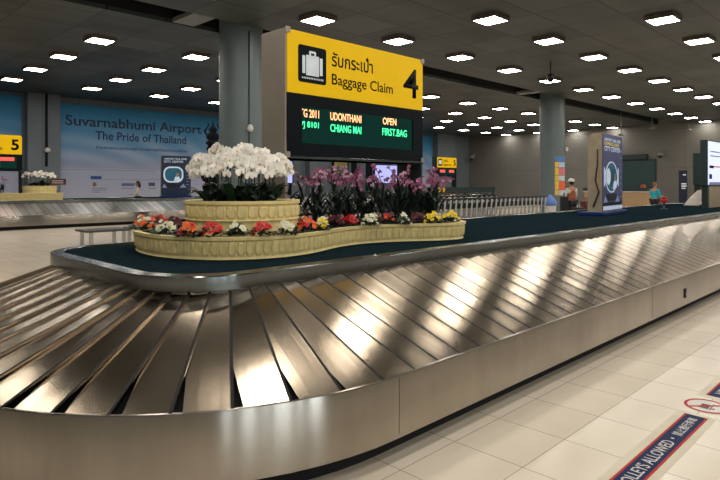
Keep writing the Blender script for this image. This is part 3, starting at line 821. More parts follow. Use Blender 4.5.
# ------------------------------------------------------------------ PLANTS
def petal(bm, a, L, W, cup=.15, mi=0, z0=0.0, base=.0):
    """petal in the XZ plane facing -Y"""
    ca, sa = math.cos(a), math.sin(a)
    rows_ = []
    for t, w in ((0, .18), (.35, .8), (.7, 1.0), (.92, .6), (1, .12)):
        r_ = []
        for k in (-1, 0, 1):
            u = k*w*W/2; v = base + t*L
            y = -cup*L*(t*t)*.6 + abs(k)*.04*L + z0
            r_.append(bm.verts.new((ca*v - sa*u, y, sa*v + ca*u)))
        rows_.append(r_)
    for p, q in zip(rows_, rows_[1:]):
        for k in range(2):
            f = bm.faces.new((p[k], p[k+1], q[k+1], q[k])); f.material_index = mi; f.smooth = True
def blossom_bm(sz, broad=True):
    bm = NB()
    for a in (90, 210, 330): petal(bm, math.radians(a), sz*.52, sz*.36, .1, 0, .003)
    for a in (12, 168): petal(bm, math.radians(a), sz*.54, sz*(.62 if broad else .34), .12, 0, -.001)
    ball(bm, (0, -.008*sz/.09, -.006), sz*.07, 1, 6, 4); petal(bm, math.radians(270), sz*.2, sz*.16, .8, 1, -.012)
    return bm
ME_WB = [mesh_of(blossom_bm(.092), 'blossom', [M_white, M_cent], recalc=False), mesh_of(blossom_bm(.078), 'blossom', [M_white, M_cent], recalc=False)]
ME_PB = [mesh_of(blossom_bm(.052, False), 'blossom', [M_pink, M_maroon], recalc=False), mesh_of(blossom_bm(.046, False), 'blossom', [M_pinkl, M_pink], recalc=False)]
def leaf(bm, base, direction, L, W, droop=.5, lift=.6, mi=0):
    d = Vector(direction).normalized(); side = d.cross(Vector((0, 0, 1))).normalized(); rows_ = []
    for k in range(7):
        t = k/6; w = W*math.sin(PI*min(1, .12 + t*.88))**.7*(1 if t < .99 else .1)
        c = Vector(base) + d*L*t + Vector((0, 0, L*(lift*t - droop*t*t)))
        rows_.append([bm.verts.new(c - side*w/2 + Vector((0, 0, .12*w))), bm.verts.new(c), bm.verts.new(c + side*w/2 + Vector((0, 0, .12*w)))])
    for p, q in zip(rows_, rows_[1:]):
        for k in range(2):
            f = bm.faces.new((p[k], p[k+1], q[k+1], q[k])); f.smooth = True; f.material_index = mi
def face_matrix(loc, d, roll, sc=1.0):
    """blossom looking along d (its local -Y)"""
    d = Vector(d).normalized(); y = -d; z = Vector((0, 0, 1)); x = y.cross(z)
    if x.length < .01: x = Vector((1, 0, 0))
    x.normalize(); z = x.cross(y)
    m = Matrix((x, y, z)).transposed().to_4x4()
    return Matrix.Translation(loc) @ m @ Matrix.Rotation(roll, 4, 'Y') @ Matrix.Scale(sc, 4)
def white_orchid(x, y, top, outv, spread, scale=1.0, base=USOIL, nb=10, drp=.52):
    r = thing('white_orchid', 'tall white moth orchid in the dense clump in the round planter', 'orchid', (x, y, base), 0, 'white orchids in the round planter')
    bm = NB()
    for k in range(5):
        a = random.uniform(0, 2*PI); leaf(bm, (0, 0, .005), (math.cos(a), math.sin(a), 0), random.uniform(.16, .24)*scale, .085*scale, random.uniform(.6, 1.0), random.uniform(1.1, 1.7))
    obj('leaves', bm, M_leaf, r, recalc=False)
    H = top - base
    for st in range(2):
        ov = Vector((outv[0], outv[1], 0)); a = math.atan2(ov.y, ov.x) + random.uniform(-.55, .55) + (st-.5)*.5
        d = Vector((math.cos(a), math.sin(a), 0)); sp = spread*random.uniform(.8, 1.15); hh = H*random.uniform(.90, 1.0)
        P = []
        for k in range(11):
            t = k/10
            if t < .55: q = t/.55; P.append(Vector((0, 0, hh*.88*q)) + d*sp*.18*q*q)
            else:
                q = (t-.55)/.45; P.append(Vector((0, 0, hh*(.88 + .30*q - drp*q*q))) + d*sp*(.18 + .82*q))
        bm = NB(); tube(bm, P, [.005*scale]*6 + [.0035*scale]*5, 5); obj('stem', bm, M_stem, r)
        side = Vector((-d.y, d.x, 0))
        for j in range(nb):
            t = .56 + .44*j/(nb-1); f_ = t*10; i0 = min(9, int(f_)); p = P[i0].lerp(P[i0+1], f_-i0)
            p = p + side*(.035 if j % 2 else -.035)*scale + Vector((0, 0, random.uniform(-.02, .015)))*scale
            fd = d*random.uniform(.1, .8) + Vector((-.55, -.55, random.uniform(-.1, .5))) + side*random.uniform(-.5, .5)
            o = bpy.data.objects.new('blossom', ME_WB[j % 2]); link(o, r); o.matrix_local = face_matrix(p, fd, random.uniform(-.3, .3), scale)
    return r
cnt = 0
for rad, n, off in ((.0, 1, 0), (.16, 8, .3), (.30, 15, .1)):
    for k in range(n):
        a = 2*PI*k/n + off; x = UC[0] - .02 + rad*math.cos(a); y = UC[1] + .02 + rad*math.sin(a)
        top = 1.97 - .14*(rad/.31)**1.5 + random.uniform(-.035, .02)
        # screen-left sprays reach lower
        white_orchid(x, y, top, (math.cos(a), math.sin(a)) if rad else (.3, -1), .10 + .13*rad, drp=.40 if rad < .1 else .55); cnt += 1

def pink_orchid(x, y, H, group, label, lean=(0, 0), nb=11, scale=1.0, base=SOIL):
    r = thing('pink_orchid', label, 'orchid', (x, y, base), 0, group)
    bm = NB()
    for k in range(26):
        a = random.uniform(0, 2*PI); z = random.uniform(.0, .26)*scale
        leaf(bm, (random.uniform(-.05, .05)*scale, random.uniform(-.05, .05)*scale, z + .01), (math.cos(a), math.sin(a), 0), random.uniform(.12, .2)*scale, .03*scale, random.uniform(.4, 1.4), random.uniform(1.2, 2.2))
    obj('leaves', bm, M_leafd, r, recalc=False)
    for st in range(2):
        a = random.uniform(0, 2*PI); d = Vector((math.cos(a) + lean[0], math.sin(a) + lean[1], 0))*random.uniform(.07, .16)*scale; hh = H*random.uniform(.82, 1.05)
        P = [Vector((0, 0, hh*math.sin(t*PI*.5)**.9)) + d*(t**2.2)*1.4 for t in [k/9 for k in range(10)]]
        bm = NB(); tube(bm, P, .004*scale, 5); obj('stem', bm, M_stem, r)
        for j in range(nb//2 + st):
            t = .58 + .42*j/(nb//2); f_ = min(8.99, t*9); i0 = int(f_); p = P[i0].lerp(P[i0+1], f_-i0) + Vector((random.uniform(-.04, .04), random.uniform(-.04, .04), random.uniform(-.02, .02)))*scale
            o = bpy.data.objects.new('blossom', ME_PB[0 if random.random() < .68 else 1]); link(o, r)
            o.matrix_local = face_matrix(p, (-.6+random.uniform(-.7, .7), -.6+random.uniform(-.7, .7), random.uniform(-.2, .5)), random.uniform(-.5, .5), scale*random.uniform(.85, 1.15))
for k in range(17):
    x = 3.72 + k*.122; y = 4.42 - .03 + random.uniform(-.06, .06)
    pink_orchid(x, y, random.uniform(.52, .66), 'pink orchids under the sign', 'slender pink orchid with dark leaves in the hedge under the yellow sign')
for k in range(7):
    x = 4.0 + k*.25; y = 5.18 + random.uniform(-.05, .05)
    pink_orchid(x, y, random.uniform(.52, .6), 'pink orchids behind the sign legs', 'slender pink orchid at the back of the planter behind the sign')
for x, y in ((5.48, 4.25), (5.66, 4.40), (5.82, 4.62)):
    pink_orchid(x, y, random.uniform(.52, .58), 'pink orchids at the planter end', 'loose pink orchid spray at the right end of the long planter', lean=(.6, -.3))

def clump(px, py, R, col, label, kinds):
    x, y = on_z(px, py, SOIL + .03)
    r = thing('flower_clump', label, 'flowers', (x, y, SOIL+.001), 0, None)
    bm = NB()
    R *= 1.12
    for k in range(70):
        a = random.uniform(0, 2*PI); q = math.sqrt(random.random())*R*1.05; z = .02 + .10*(1-(q/R/1.2)**2)*random.uniform(.3, 1.25)
        leaf(bm, (q*math.cos(a), q*math.sin(a), z*.6), (math.cos(a+random.uniform(-1, 1)), math.sin(a+random.uniform(-1, 1)), 0), .05, .026, .6, .9)
    obj('foliage', bm, M_leafd if 'maroon' in col else M_leaf, r, recalc=False)
    bm = NB()
    for k in range(20):
        a = 2.399*k + random.uniform(-.4, .4); q = math.sqrt((k+.5)/20)*R*random.uniform(.75, 1.1); z = .045 + .065*(1-(q/R)**2) + random.uniform(-.02, .035)
        b = NB(); mi = k % len(kinds)
        for j in range(5): petal(b, 2*PI*j/5, .022, .02, .2, mi)
        ball(b, (0, -.004, 0), .006, mi, 5, 3)
        bmesh.ops.transform(b, matrix=face_matrix((q*math.cos(a), q*math.sin(a), z), (math.cos(a)*.5-.4, math.sin(a)*.5-.4, .7), random.uniform(0, 3), random.uniform(.9, 1.25)), verts=b.verts)
        add_mesh(bm, b)
    o = obj('flower_heads', bm, kinds, r, recalc=False); o['kind'] = 'stuff'
CL_ = [(147, 229, .085, 'orange', 'orange flower clump at the far left end of the long planter', [M_orange, M_orange, M_fwhite]),
 (141, 228, .07, 'mixed', 'mixed orange and white flower clump at the planter back left', [M_orange, M_fwhite]),
 (158, 227.5, .085, 'red', 'deep red flower clump behind, left of the round planter', [M_red, M_maroon]),
 (175, 228, .085, 'maroon', 'dark maroon leafy clump touching the round planter left side', [M_maroon]),
 (165, 233, .08, 'white', 'creamy white flower clump at the left before the first orange edge flowers', [M_fwhite]),
 (187, 236, .07, 'orange', 'orange flower clump below the left side of the round planter', [M_orange, M_orange, M_red]),
 (211, 235.5, .085, 'red', 'bright red flower clump below the left half of the round planter', [M_red]),
 (237, 235, .08, 'white', 'white and green flower clump in front of the round planter middle', [M_fwhite, M_fwhite, M_leaf]),
 (262, 235, .085, 'red', 'bright red flower clump below the right half of the round planter', [M_red, M_red, M_orange]),
 (286, 234, .07, 'white', 'small white flower clump below the right edge of the round planter', [M_fwhite]),
 (307, 230, .085, 'red', 'orange-red flower clump just right of the round planter', [M_red, M_orange]),
 (322, 229.5, .06, 'white', 'small pale yellow-white clump between two red clumps', [M_fwhite, M_fyellow]),
 (335, 226, .08, 'maroon', 'maroon flower clump left of the large red one under the sign', [M_maroon]),
 (350, 225, .09, 'red', 'large red flower clump under the middle of the sign', [M_red]),
 (369, 225, .08, 'white', 'white flower clump under the middle of the sign', [M_fwhite]),
 (388, 223, .08, 'orange', 'orange-red flower clump under the right half of the sign', [M_orange, M_red, M_maroon]),
 (403, 223.5, .07, 'white', 'sparse white flower clump right of the orange-red one', [M_fwhite, M_leaf]),
 (417, 222, .08, 'maroon', 'dark maroon clump beside the first yellow flowers', [M_maroon]),
 (432, 222.5, .08, 'yellow', 'yellow flower clump next to the maroon clump', [M_fyellow]),
 (450, 221.0, .09, 'yellow', 'yellow flower clump at the very right end of the planter', [M_fyellow])]
for c in CL_: clump(*c)

# ------------------------------------------------------------------ ADVERT STANDS
def poster_mats():
    return dict(nightd=mat('ad_midnight', srgb(14, 34, 56), .4, emit=srgb(12, 34, 56), estr=.2), night=mat('ad_navy', srgb(52, 58, 92), .4, emit=srgb(52, 60, 96), estr=.3), white=mat('ad_white', srgb(190, 200, 216), .4, emit=srgb(190, 200, 220), estr=.35),
                yel=mat('ad_yellow', srgb(220, 190, 90), .4, emit=srgb(220, 190, 90), estr=.3), dark=mat('ad_dark', srgb(14, 24, 36), .4), teal=mat('ad_teal', srgb(30, 84, 104), .35, emit=srgb(30, 90, 110), estr=.3),
                lav=mat('ad_lavender', srgb(130, 136, 176), .4, emit=srgb(120, 130, 176), estr=.25), skin=M_skin)
PM = poster_mats()
def advert_stand(label, x, y, rz, w, H, dep, base, slim=False):
    """front face on local -Y side, x to the right"""
    r = thing('advert_stand', label, 'advertising stand', (x, y, base), rz)
    if slim:
        bm = NB(); box(bm, -.05, w+.05, -.05, dep+.05, .001, .08, 0, .01); obj('base', bm, M_blue, r)
    else:
        bm = NB(); box(bm, -.25, w+.06, -.10, dep+.12, .001, .06, 0, .01); obj('base', bm, M_blue, r)
    # body: profile in (y,z), curved towards the back at the top
    prof = [(0, .06), (0, H)]
    for k in range(7):
        a = PI/2 - k/6*PI/2; prof.append((dep - .14 + .14*math.cos(a), H - .14 + .14*math.sin(a)))
    prof.append((dep, .06))
    bm = NB(); prism(bm, prof, 'x', 0, w); obj('body', bm, M_tan, r)
    bm = NB(); prism(bm, rrect(.01, w-.01, .08, H-.01, .05 if slim else .015), 'y', -.012, -.0005); pn = obj('printed_panel', bm, PM['nightd'] if slim else PM['night'], r)
    def flat(name, poly, m, y=-.0145, d=.002, par=pn):
        b = NB(); prism(b, poly, 'y', y, y+d); return obj(name, b, m, par)
    def ringp(name, o_, i_, m, y=-.0165): 
        b = NB(); ring_poly(b, o_, i_, 'y', y, y+.004); return obj(name, b, m, pn)
    if not slim:
        T = lambda s, a, b_, c, d, m: text_mesh(s, a*w, b_*w, c*H, d*H, 'lettering', m, pn, .0015, (0, -.0130, 0), offset=.01)
        T('AIRPORT RAIL LINK', .08, .88, .905, .945, PM['white']); T('EXPRESS LINE', .08, .80, .855, .895, PM['yel']); T('CITY CENTER', .08, .86, .785, .845, PM['white'])
        ringp('capsule_outline', rrect(.06*w, .78*w, .27*H, .66*H, .34*w, 10), rrect(.11*w, .73*w, .285*H, .645*H, .29*w, 10), PM['white'])
        flat('capsule_view', rrect(.11*w, .73*w, .285*H, .645*H, .29*w, 10), PM['teal'], -.0135, .001)
        flat('round_badge', [((.27+.11*math.cos(t))*w, .47*H + .11*w*math.sin(t)) for t in [2*PI*k/24 for k in range(24)]], PM['white'], -.0155)
        flat('figure', [(.48*w, .31*H), (.68*w, .33*H), (.67*w, .40*H), (.60*w, .435*H), (.53*w, .40*H)], PM['white'], -.0155)
        flat('figure_face', [((.60+.045*math.cos(t))*w, .465*H + .055*w*math.sin(t)) for t in [2*PI*k/14 for k in range(14)]], M_skin, -.0155)
        flat('pedestal', [(.08*w, .17*H), (.76*w, .17*H), (.66*w, .255*H), (.18*w, .255*H)], PM['dark'], -.0155)
        flat('pedestal', [(.04*w, .15*H), (.24*w, .15*H), (.12*w, .24*H)], PM['lav'], -.016); flat('pedestal', [(.60*w, .15*H), (.82*w, .15*H), (.74*w, .24*H)], PM['lav'], -.016)
        for k in range(8):
            z = (.80 - k*.085)*H; flat('stop_mark', [(.86*w, z), (.955*w, z), (.955*w, z+.012*H), (.86*w, z+.012*H)], PM['lav'])
        flat('caption_bar', [(.02*w, .115*H), (.97*w, .115*H), (.97*w, .15*H), (.02*w, .15*H)], PM['dark']); flat('caption_bar', [(.02*w, .055*H), (.97*w, .055*H), (.97*w, .105*H), (.02*w, .105*H)], PM['white'])
        b = NB(); tube(b, [(-.008, dep*.30, H*.80), (-.012, dep*.30, H*.62), (-.012, dep*.45, H*.42), (-.012, dep*.2, H*.28), (-.012, dep*.6, H*.10)], .014, 8); obj('cable', b, M_black, r)
        b = NB(); box(b, -.006, .0, dep*.18, dep*.36, H*.28, H*.80); obj('side_groove', b, M_wood, r)
    else:
        T = lambda s, a, b_, c, d, m: text_mesh(s, a*w, b_*w, c*H, d*H, 'lettering', m, pn, .0015, (0, -.0130, 0), offset=.01)
        T('AIRPORT RAIL LINK', .10, .86, .90, .94, PM['white']); T('CITY CENTER', .10, .74, .83, .88, PM['white'])
        ringp('capsule_outline', rrect(.08*w, .74*w, .36*H, .74*H, .22*w, 10), rrect(.13*w, .69*w, .395*H, .705*H, .18*w, 10), PM['white'])
        flat('capsule_view', rrect(.13*w, .69*w, .395*H, .705*H, .18*w, 10), PM['teal'], -.0135, .001)
        flat('figure', [(.42*w, .40*H), (.66*w, .40*H), (.60*w, .50*H), (.47*w, .50*H)], PM['white'], -.0155)
        flat('figure_face', [((.54+.055*math.cos(t))*w, .55*H + .055*w*math.sin(t)) for t in [2*PI*k/14 for k in range(14)]], M_skin, -.0155)
        flat('pedestal', [(.08*w, .25*H), (.80*w, .25*H), (.66*w, .33*H), (.22*w, .33*H)], PM['dark'], -.0155)
        flat('pedestal', [(.04*w, .24*H), (.20*w, .24*H), (.10*w, .33*H)], PM['lav'], -.016); flat('pedestal', [(.62*w, .24*H), (.84*w, .24*H), (.74*w, .33*H)], PM['lav'], -.016)
        for k in range(8):
            z = (.80 - k*.07)*H; flat('stop_mark', [(.84*w, z), (.93*w, z), (.93*w, z+.01*H), (.84*w, z+.01*H)], PM['lav'])
    return r
ax, ay = at_depth(602, 11.3)
advert_stand('tall illuminated advert stand with a blue base on the near carousel deck', ax, ay, math.radians(7.4), 1.5, 1.60, .27, DECK+.002)
ax, ay = at_depth(161, 25.6)
advert_stand('navy rounded advert panel standing before the mural on the far carousel', ax, ay, math.radians(-18), 1.28, 1.86, .16, .945, True)

# light boxes at the right
def light_box(label, x, y, w, dep, z0, z1, face_full=True):
    r = thing('light_box', label, 'light box', (x, y, 0))
    bm = NB(); box(bm, 0, w, 0, dep, z0, z1, 0, .01); obj('case', bm, M_darkg, r)
    bm = NB(); box(bm, .03, w-.03, -.01, 0, z0+.03, z1-.03); sc = obj('lit_face', bm, emitter('lit_face_%d' % int(w*100), srgb(200, 208, 240), .9), r)
    bm = NB(); box(bm, .06, .20, .02, dep-.02, DECK+.002, z0); obj('leg', bm, M_darkg, r)
    bm = NB(); box(bm, w-.20, w-.06, .02, dep-.02, DECK+.002, z0); obj('leg', bm, M_darkg, r)
    return r, sc
LB, lbf = light_box('large light box with a bright white and lavender face at the right edge', 16.5, 4.2, 1.9, .17, 1.50, 2.66)
bm = NB(); box(bm, .22, 1.68, .03, .12, DECK+.003, 1.49); obj('lower_panel', bm, M_tan, LB)
for a, b, c, d, m in ((.12, .5, 1.95, 2.02, M_ink), (.3, 1.5, 1.98, 2.01, M_orange), (.10, .35, 1.68, 1.80, M_blue), (.2, 1.3, 2.25, 2.28, PM['lav']), (.2, 1.1, 2.36, 2.39, PM['lav']), (.10, 1.8, 1.53, 1.60, PM['lav'])):
    bm = NB(); box(bm, a, b, -.013, -.0102, c, d); obj('printed_mark', bm, m, lbf)
light_box('smaller dark light box on a post behind the large one', 19.95, 5.26, 1.1, .22, 1.52, 2.5)
# infeed hood
x, y = 17.9, 4.75
r = thing('infeed_chute', 'sloping steel infeed chute rising on the carousel deck near the right', 'luggage chute', (x, y, DECK+.002))
bm = NB(); prism(bm, [(0, 0), (0, .02), (.5, .20), (1.3, .42), (2.2, .46), (2.2, 0)], 'y', 0, .4); obj('hood', bm, M_casing, r)
bm = NB(); prism(bm, [(.02, .035), (.5, .215), (1.3, .435), (1.3, .47), (.48, .245), (0, .05)], 'y', -.05, 0); obj('side_guard', bm, M_cloth_w, r)
# emergency stop
x, y = on_z(664, 209.5, DECK)
r = thing('stop_post', 'small red stop button box on a black post on the deck', 'stop button', (x, y, DECK+.002))
bm = NB(); lathe(bm, [(.07, 0), (.07, .015), (.022, .03), (.022, .17)], 0, 0, 16); obj('post', bm, M_black, r)
bm = NB(); box(bm, -.085, .085, -.06, .06, .17, .25, 0, .012); obj('box', bm, M_redp, r)
bm = NB(); lathe(bm, [(.03, .25), (.03, .27), (.06, .275), (.055, .30), (.01, .31)], 0, 0, 16); obj('button', bm, M_redp, r)

# ------------------------------------------------------------------ TROLLEYS
M_trol = mat('trolley_metal', srgb(176, 178, 176), .4, metal=.2, var=.05)
def trolley():
    r = thing('luggage_trolley', '', 'luggage trolley')
    bm = NB()      # travels along +X; handle at the near -X end
    for y in (-.27, .27):
        tube(bm, [(.02, y, .16), (-.13, y, .95), (-.15, y, 1.0)], .030, 8); tube(bm, [(.02, y, .16), (.80, y*.75, .14)], .016, 6)
    for z, x_ in ((.35, -.016), (.62, -.067)): tube(bm, [(x_, -.27, z), (x_, .27, z)], .012, 6)
    tube(bm, [(.80, -.2, .14), (.80, .2, .14)], .016, 6); tube(bm, [(.4, -.24, .15), (.4, .24, .15)], .012, 6)
    obj('frame', bm, M_trol, r)
    bm = NB()
    box(bm, -.02, .30, -.22, .22, .70, .715)
    for y in (-.22, .21): box(bm, -.06, .30, y, y+.01, .70, .86)
    box(bm, .29, .30, -.22, .22, .70, .82); obj('basket', bm, M_black, r)
    bm = NB(); tube(bm, [(-.15, -.33, 1.02), (-.15, .33, 1.02)], .028, 8); box(bm, -.20, -.10, -.17, .17, .97, 1.06, 0, .01)
    obj('handle', bm, M_black, r)
    for p in ((.06, -.27), (.06, .27), (.76, 0)):
        w = NB(); tube(w, [(p[0], p[1]-.025, .07), (p[0], p[1]+.025, .07)], .069, 12)
        tube(w, [(p[0], p[1], .10), (p[0], p[1], .16)], .012, 6); obj('wheel', w, M_black, r)
    return r
NT = 31
tr0 = trolley()
for k in range(NT):
    o = tr0 if k == 0 else copy_tree(tr0)
    o.location = (13.15 + .315*k, 12.05, 0); o.rotation_euler = (0, 0, PI)
    j = NT - 1 - k
    o['label'] = 'steel luggage trolley with black handle, %s from the right end of the nested row' % ORD[j]
    o['group'] = 'nested trolleys in the front row'
for k in range(14):
    o = copy_tree(tr0); o.location = (18.2 + .4*k, 14.9, 0); o.rotation_euler = (0, 0, PI)
    o['label'] = 'luggage trolley mostly hidden in the back row behind the front trolleys, %s from the left' % ORD[k]
    o['group'] = 'trolleys in the back row'
# dark barrier with yellow sign
bx0, bz1 = on_y(432, 187.5, 20.0); bx1 = on_y(495, 187.5, 20)[0]
r = thing('barrier_board', 'long dark board with a small yellow sign behind the trolleys', 'barrier', (bx0, 20.0, 0))
bw = bx1-bx0
bm = NB(); box(bm, 0, bw, 0, .08, 1.06, 1.37); obj('board', bm, M_darkg, r)
for u in (.1, bw/2, bw-.2):
    bm = NB(); box(bm, u, u+.1, .0, .08, .001, 1.06); obj('post', bm, M_darkg, r)
bm = NB(); box(bm, .1, 1.15, -.012, 0, 1.10, 1.34); pn = obj('yellow_panel', bm, M_yellow, r)
for k in range(5):
    bm = NB(); box(bm, .2+.18*k, .29+.18*k, -.016, -.0122, 1.15, 1.28); obj('printed_mark', bm, M_sred if k % 2 else M_ink, pn)
# white bin with blue cloth at the end of the row
r = thing('covered_bin', 'pale bin draped with blue plastic between trolleys and column', 'bin', (23.75, 12.1, 0))
bm = NB(); lathe(bm, [(.2, .002), (.24, .4), (.27, .78), (.25, .80)], 0, 0, 20); obj('bin', bm, M_cloth_w, r, auto=40)
bm = NB(); lathe(bm, [(.29, .62), (.28, .78), (.16, .95), (.05, 1.08), (.01, 1.1)], 0, 0, 14); obj('cover', bm, mat('blue_plastic', srgb(92, 128, 200), .4), r)

# ------------------------------------------------------------------ PEOPLE
x, y = at_depth(571.5, 20.5)
person('person seen from behind in white cap, white shirt and rust-brown vest', (x, y, .0), math.radians(-30), 1.70, M_cloth_w, M_cloth_d, 'short', cap=M_cloth_w, vest=M_cloth_o)
def suitcase(label, x, y, w, d, h, m, rz=0, z=0):
    r = thing('suitcase', label, 'suitcase', (x, y, z), rz)
    bm = NB(); box(bm, -w/2, w/2, -d/2, d/2, .06, h, 0, .03); obj('shell', bm, m, r)
    bm = NB(); tube(bm, [(-.1, 0, h-.01), (-.1, 0, h+.12), (.1, 0, h+.12), (.1, 0, h-.01)], .012, 6); obj('handle', bm, M_black, r)
    for sx in (-1, 1):
        for sy in (-1, 1):
            b = NB(); tube(b, [(sx*w*.38-.012, sy*d*.3, .032), (sx*w*.38+.012, sy*d*.3, .032)], .03, 10); tube(b, [(sx*w*.38, sy*d*.3, .03), (sx*w*.38, sy*d*.3, .08)], .01, 6); obj('wheel', b, M_black, r)
    return r
x, y = at_depth(564, 20.0); suitcase('tall black suitcase left of the person in the white cap', x, y, .32, .24, 1.12, M_cloth_d, .6)
x, y = at_depth(586, 20.6); suitcase('dark red and black suitcase right of the person in the white cap', x, y, .48, .26, .95, mat('bag_red', srgb(96, 32, 38), .6, var=.5, scale=5), .8)
x, y = at_depth(577.5, 19.4); suitcase('low black suitcase in front of the person in the white cap', x, y, .5, .3, .78, M_black, .78)
x, y = at_depth(654.5, 24.5)
person('person in turquoise shirt and dark trousers standing near the counter', (x, y, 0), math.radians(-112), 1.62, M_cloth_t, M_cloth_d, 'short', hairm=mat('hair_brown', srgb(112, 84, 66), .7))
x, y = at_depth(138, 27.85)
person('person with long black hair and white top in front of the mural', (x, y, 0), math.radians(60), 1.68, M_cloth_w, M_cloth_d, 'long')

# ------------------------------------------------------------------ RIGHT WALL THINGS
y0_, z0_ = on_x(598, 186, WX); y1_, z1_ = on_x(655, 161.5, WX)
r = thing('service_window', 'wide dark teal window panel on the right wall above the counter', 'window', (WX, 0, 0))
bm = NB(); box(bm, -.06, -.02, y1_, y0_, 1.35, 3.15); obj('pane', bm, mat('dark_glass', srgb(40, 66, 66), .25), r)
bm = NB()
for a, b, c, d in ((y1_-.08, y0_+.08, 3.15, 3.25), (y1_-.08, y0_+.08, 1.27, 1.35), (y1_-.08, y1_, 1.35, 3.15), (y0_, y0_+.08, 1.35, 3.15)): box(bm, -.08, -.001, a, b, c, d)
obj('frame', bm, M_darkg, r)
ya, za = on_x(648, 158.5, WX)
bm = NB(); box(bm, WX-.25, WX-.002, ya, y0_+.3, 3.252, 3.62, 0, .03); tag(obj('shutter_box', bm, M_darkg), 'long dark shutter box above the service window', 'shutter')
xc, yc = at_depth(632, 33)
r = thing('service_counter', 'wood-fronted counter with pale top beside the person in turquoise', 'counter', (xc, yc, 0), math.radians(90))
bm = NB(); box(bm, -.9, 2.6, -.35, .35, .002, 1.1); obj('front', bm, M_wood, r)
bm = NB(); box(bm, -.95, 2.65, -.4, .4, 1.1, 1.14, 0); obj('top', bm, M_cloth_w, r)
bm = NB(); box(bm, -.95, 2.65, -.3, .4, 1.14, 1.33, 0); obj('screen_ledge', bm, M_darkg, r)
x, y = at_depth(645, 32.8); bm = NB(); prism(bm, [(-.11, 0), (.11, 0), (.11, .14), (.04, .2), (-.08, .18), (-.11, .12)], 'x', -.1, .1)
o = tag(obj('red_bag', bm, mat('bag_orange', srgb(186, 84, 62), .7)), 'small orange-red bag lying on the counter end', 'bag'); o.location = (x, y+.1, 1.331)
# banner
x, y = on_x(683, 180, 41.2)[0], 0
yb_ = x
r = thing('standing_banner', 'narrow navy banner with white writing standing against the right wall', 'banner', (41.2, yb_, 0), math.radians(-45))
bm = NB(); box(bm, -.27, .27, -.015, .015, .06, 2.42); obj('fabric', bm, mat('banner_navy', srgb(18, 22, 52), .6), r)
bm = NB(); box(bm, -.3, .3, -.12, .12, .001, .06, 0, .01); obj('foot', bm, M_rail, r)
bm = NB()
for k, (a, b, c, d) in enumerate(((-.12, .20, 1.52, 1.60), (-.12, .22, 1.38, 1.46), (-.10, .15, 1.24, 1.31), (-.02, .18, 2.1, 2.18))): box(bm, a, b, -.019, -.0152, c, d)
obj('printed_mark', bm, M_iconwhite, r)
def wall_dome(label, X, Y, Z, dx, dy, s=1):
    r = thing('wall_camera', label, 'security camera', (X, Y, Z))
    bm = NB(); tube(bm, [(0, 0, .18*s), (dx*.3, dy*.3, .22*s), (dx*.42, dy*.42, .14*s)], .03*s, 8); box(bm, -.05 if dx else -.08, .0 if dx else .08, -.08 if dx else -.05, .08 if dx else 0, .05*s, .33*s); obj('bracket', bm, M_grey, r)
    bm = NB(); lathe(bm, [(.05*s, .2*s), (.16*s, .12*s), (.18*s, .0), (.17*s, -.04*s)], dx*.42, dy*.42, 18); obj('hood', bm, M_grey, r)
    bm = NB(); lathe(bm, [(.15*s, -.04*s), (.14*s, -.1*s), (.08*s, -.18*s), (.01, -.2*s)], dx*.42, dy*.42, 18); obj('dome', bm, M_black, r)
ya, za = on_x(667, 155, WX); wall_dome('dome camera on the right wall above the service counter', WX-.001, ya+.3, za, -1, 0, 1.1)
ya, za = on_x(473, 158, WX); wall_dome('small dome camera on the far wall near the corner, above the trolleys', WX-.001, min(ya, WY-.6), za, -1, 0, 1.2)

# ------------------------------------------------------------------ LEFT WALL: MURALS
MY = WY - .06
mz0, mz1 = .6, CEIL-.02
M_mural = mural_mat('mural_print', mz0, mz1)
def mural(label, px0, px1, top=mz1):
    x0 = on_y(px0, 150, MY)[0]; x1 = on_y(px1, 150, MY)[0]
    r = thing('wall_mural', label, 'mural', (x0, MY, 0))
    bm = NB(); box(bm, 0, x1-x0, 0, .055, mz0, top); obj('printed_board', bm, M_mural, r)
    return r, x0, x1
mr_, mx0, mx1 = mural('huge blue Suvarnabhumi Airport mural on the left wall', 60.5, 262, 5.35)
mural('teal end of another mural at the far left behind the yellow 5 sign', -40, 21.5, 5.50)
mural('narrow blue strip of mural seen right of the large sign', 392, 432, 5.45)
def mt(s, a, b, c, d, m, off=0.0):
    xa, zb = on_y(a, d, MY); zt = on_y(a, c, MY)[1]; xb = on_y(b, 150, MY)[0]
    text_mesh(s, xa-mx0, xb-mx0, zb, zt, 'lettering', m, mr_, .004, (0, -.0005, 0), offset=off)
M_mtxt = mat('mural_brown', srgb(58, 50, 74), .6); M_mtxt2 = mat('mural_navy', srgb(28, 46, 96), .6); M_mtag = mat('mural_blue', srgb(30, 74, 140), .5)
mt('Suvarnabhumi Airport', 65.3, 201.5, 114.5, 128, M_mtxt, .012)
mt('The Pride of Thailand', 95.5, 186, 130.8, 139.5, M_mtxt2, .01)
mt('ท่าอากาศยานสุวรรณภูมิ ความภาคภูมิใจของประเทศไทย', 96, 186.5, 145.2, 149.8, M_mtxt2, .01)
def mrect(a, b, c, d, m, name='printed_mark'):
    xa, zb = on_y(a, d, MY); zt = on_y(a, c, MY)[1]; xb = on_y(b, 150, MY)[0]
    bm = NB(); box(bm, xa-mx0, xb-mx0, -.004, -.0006, zb, zt); obj(name, bm, m, mr_)
M_mgrey = mat('mural_grey', srgb(124, 128, 148), .6)
mrect(90.6, 101.5, 176, 179.3, M_mtag); mrect(102, 160, 179.0, 179.4, M_mgrey)
xe, ze = on_y(94.6, 184.3, MY)
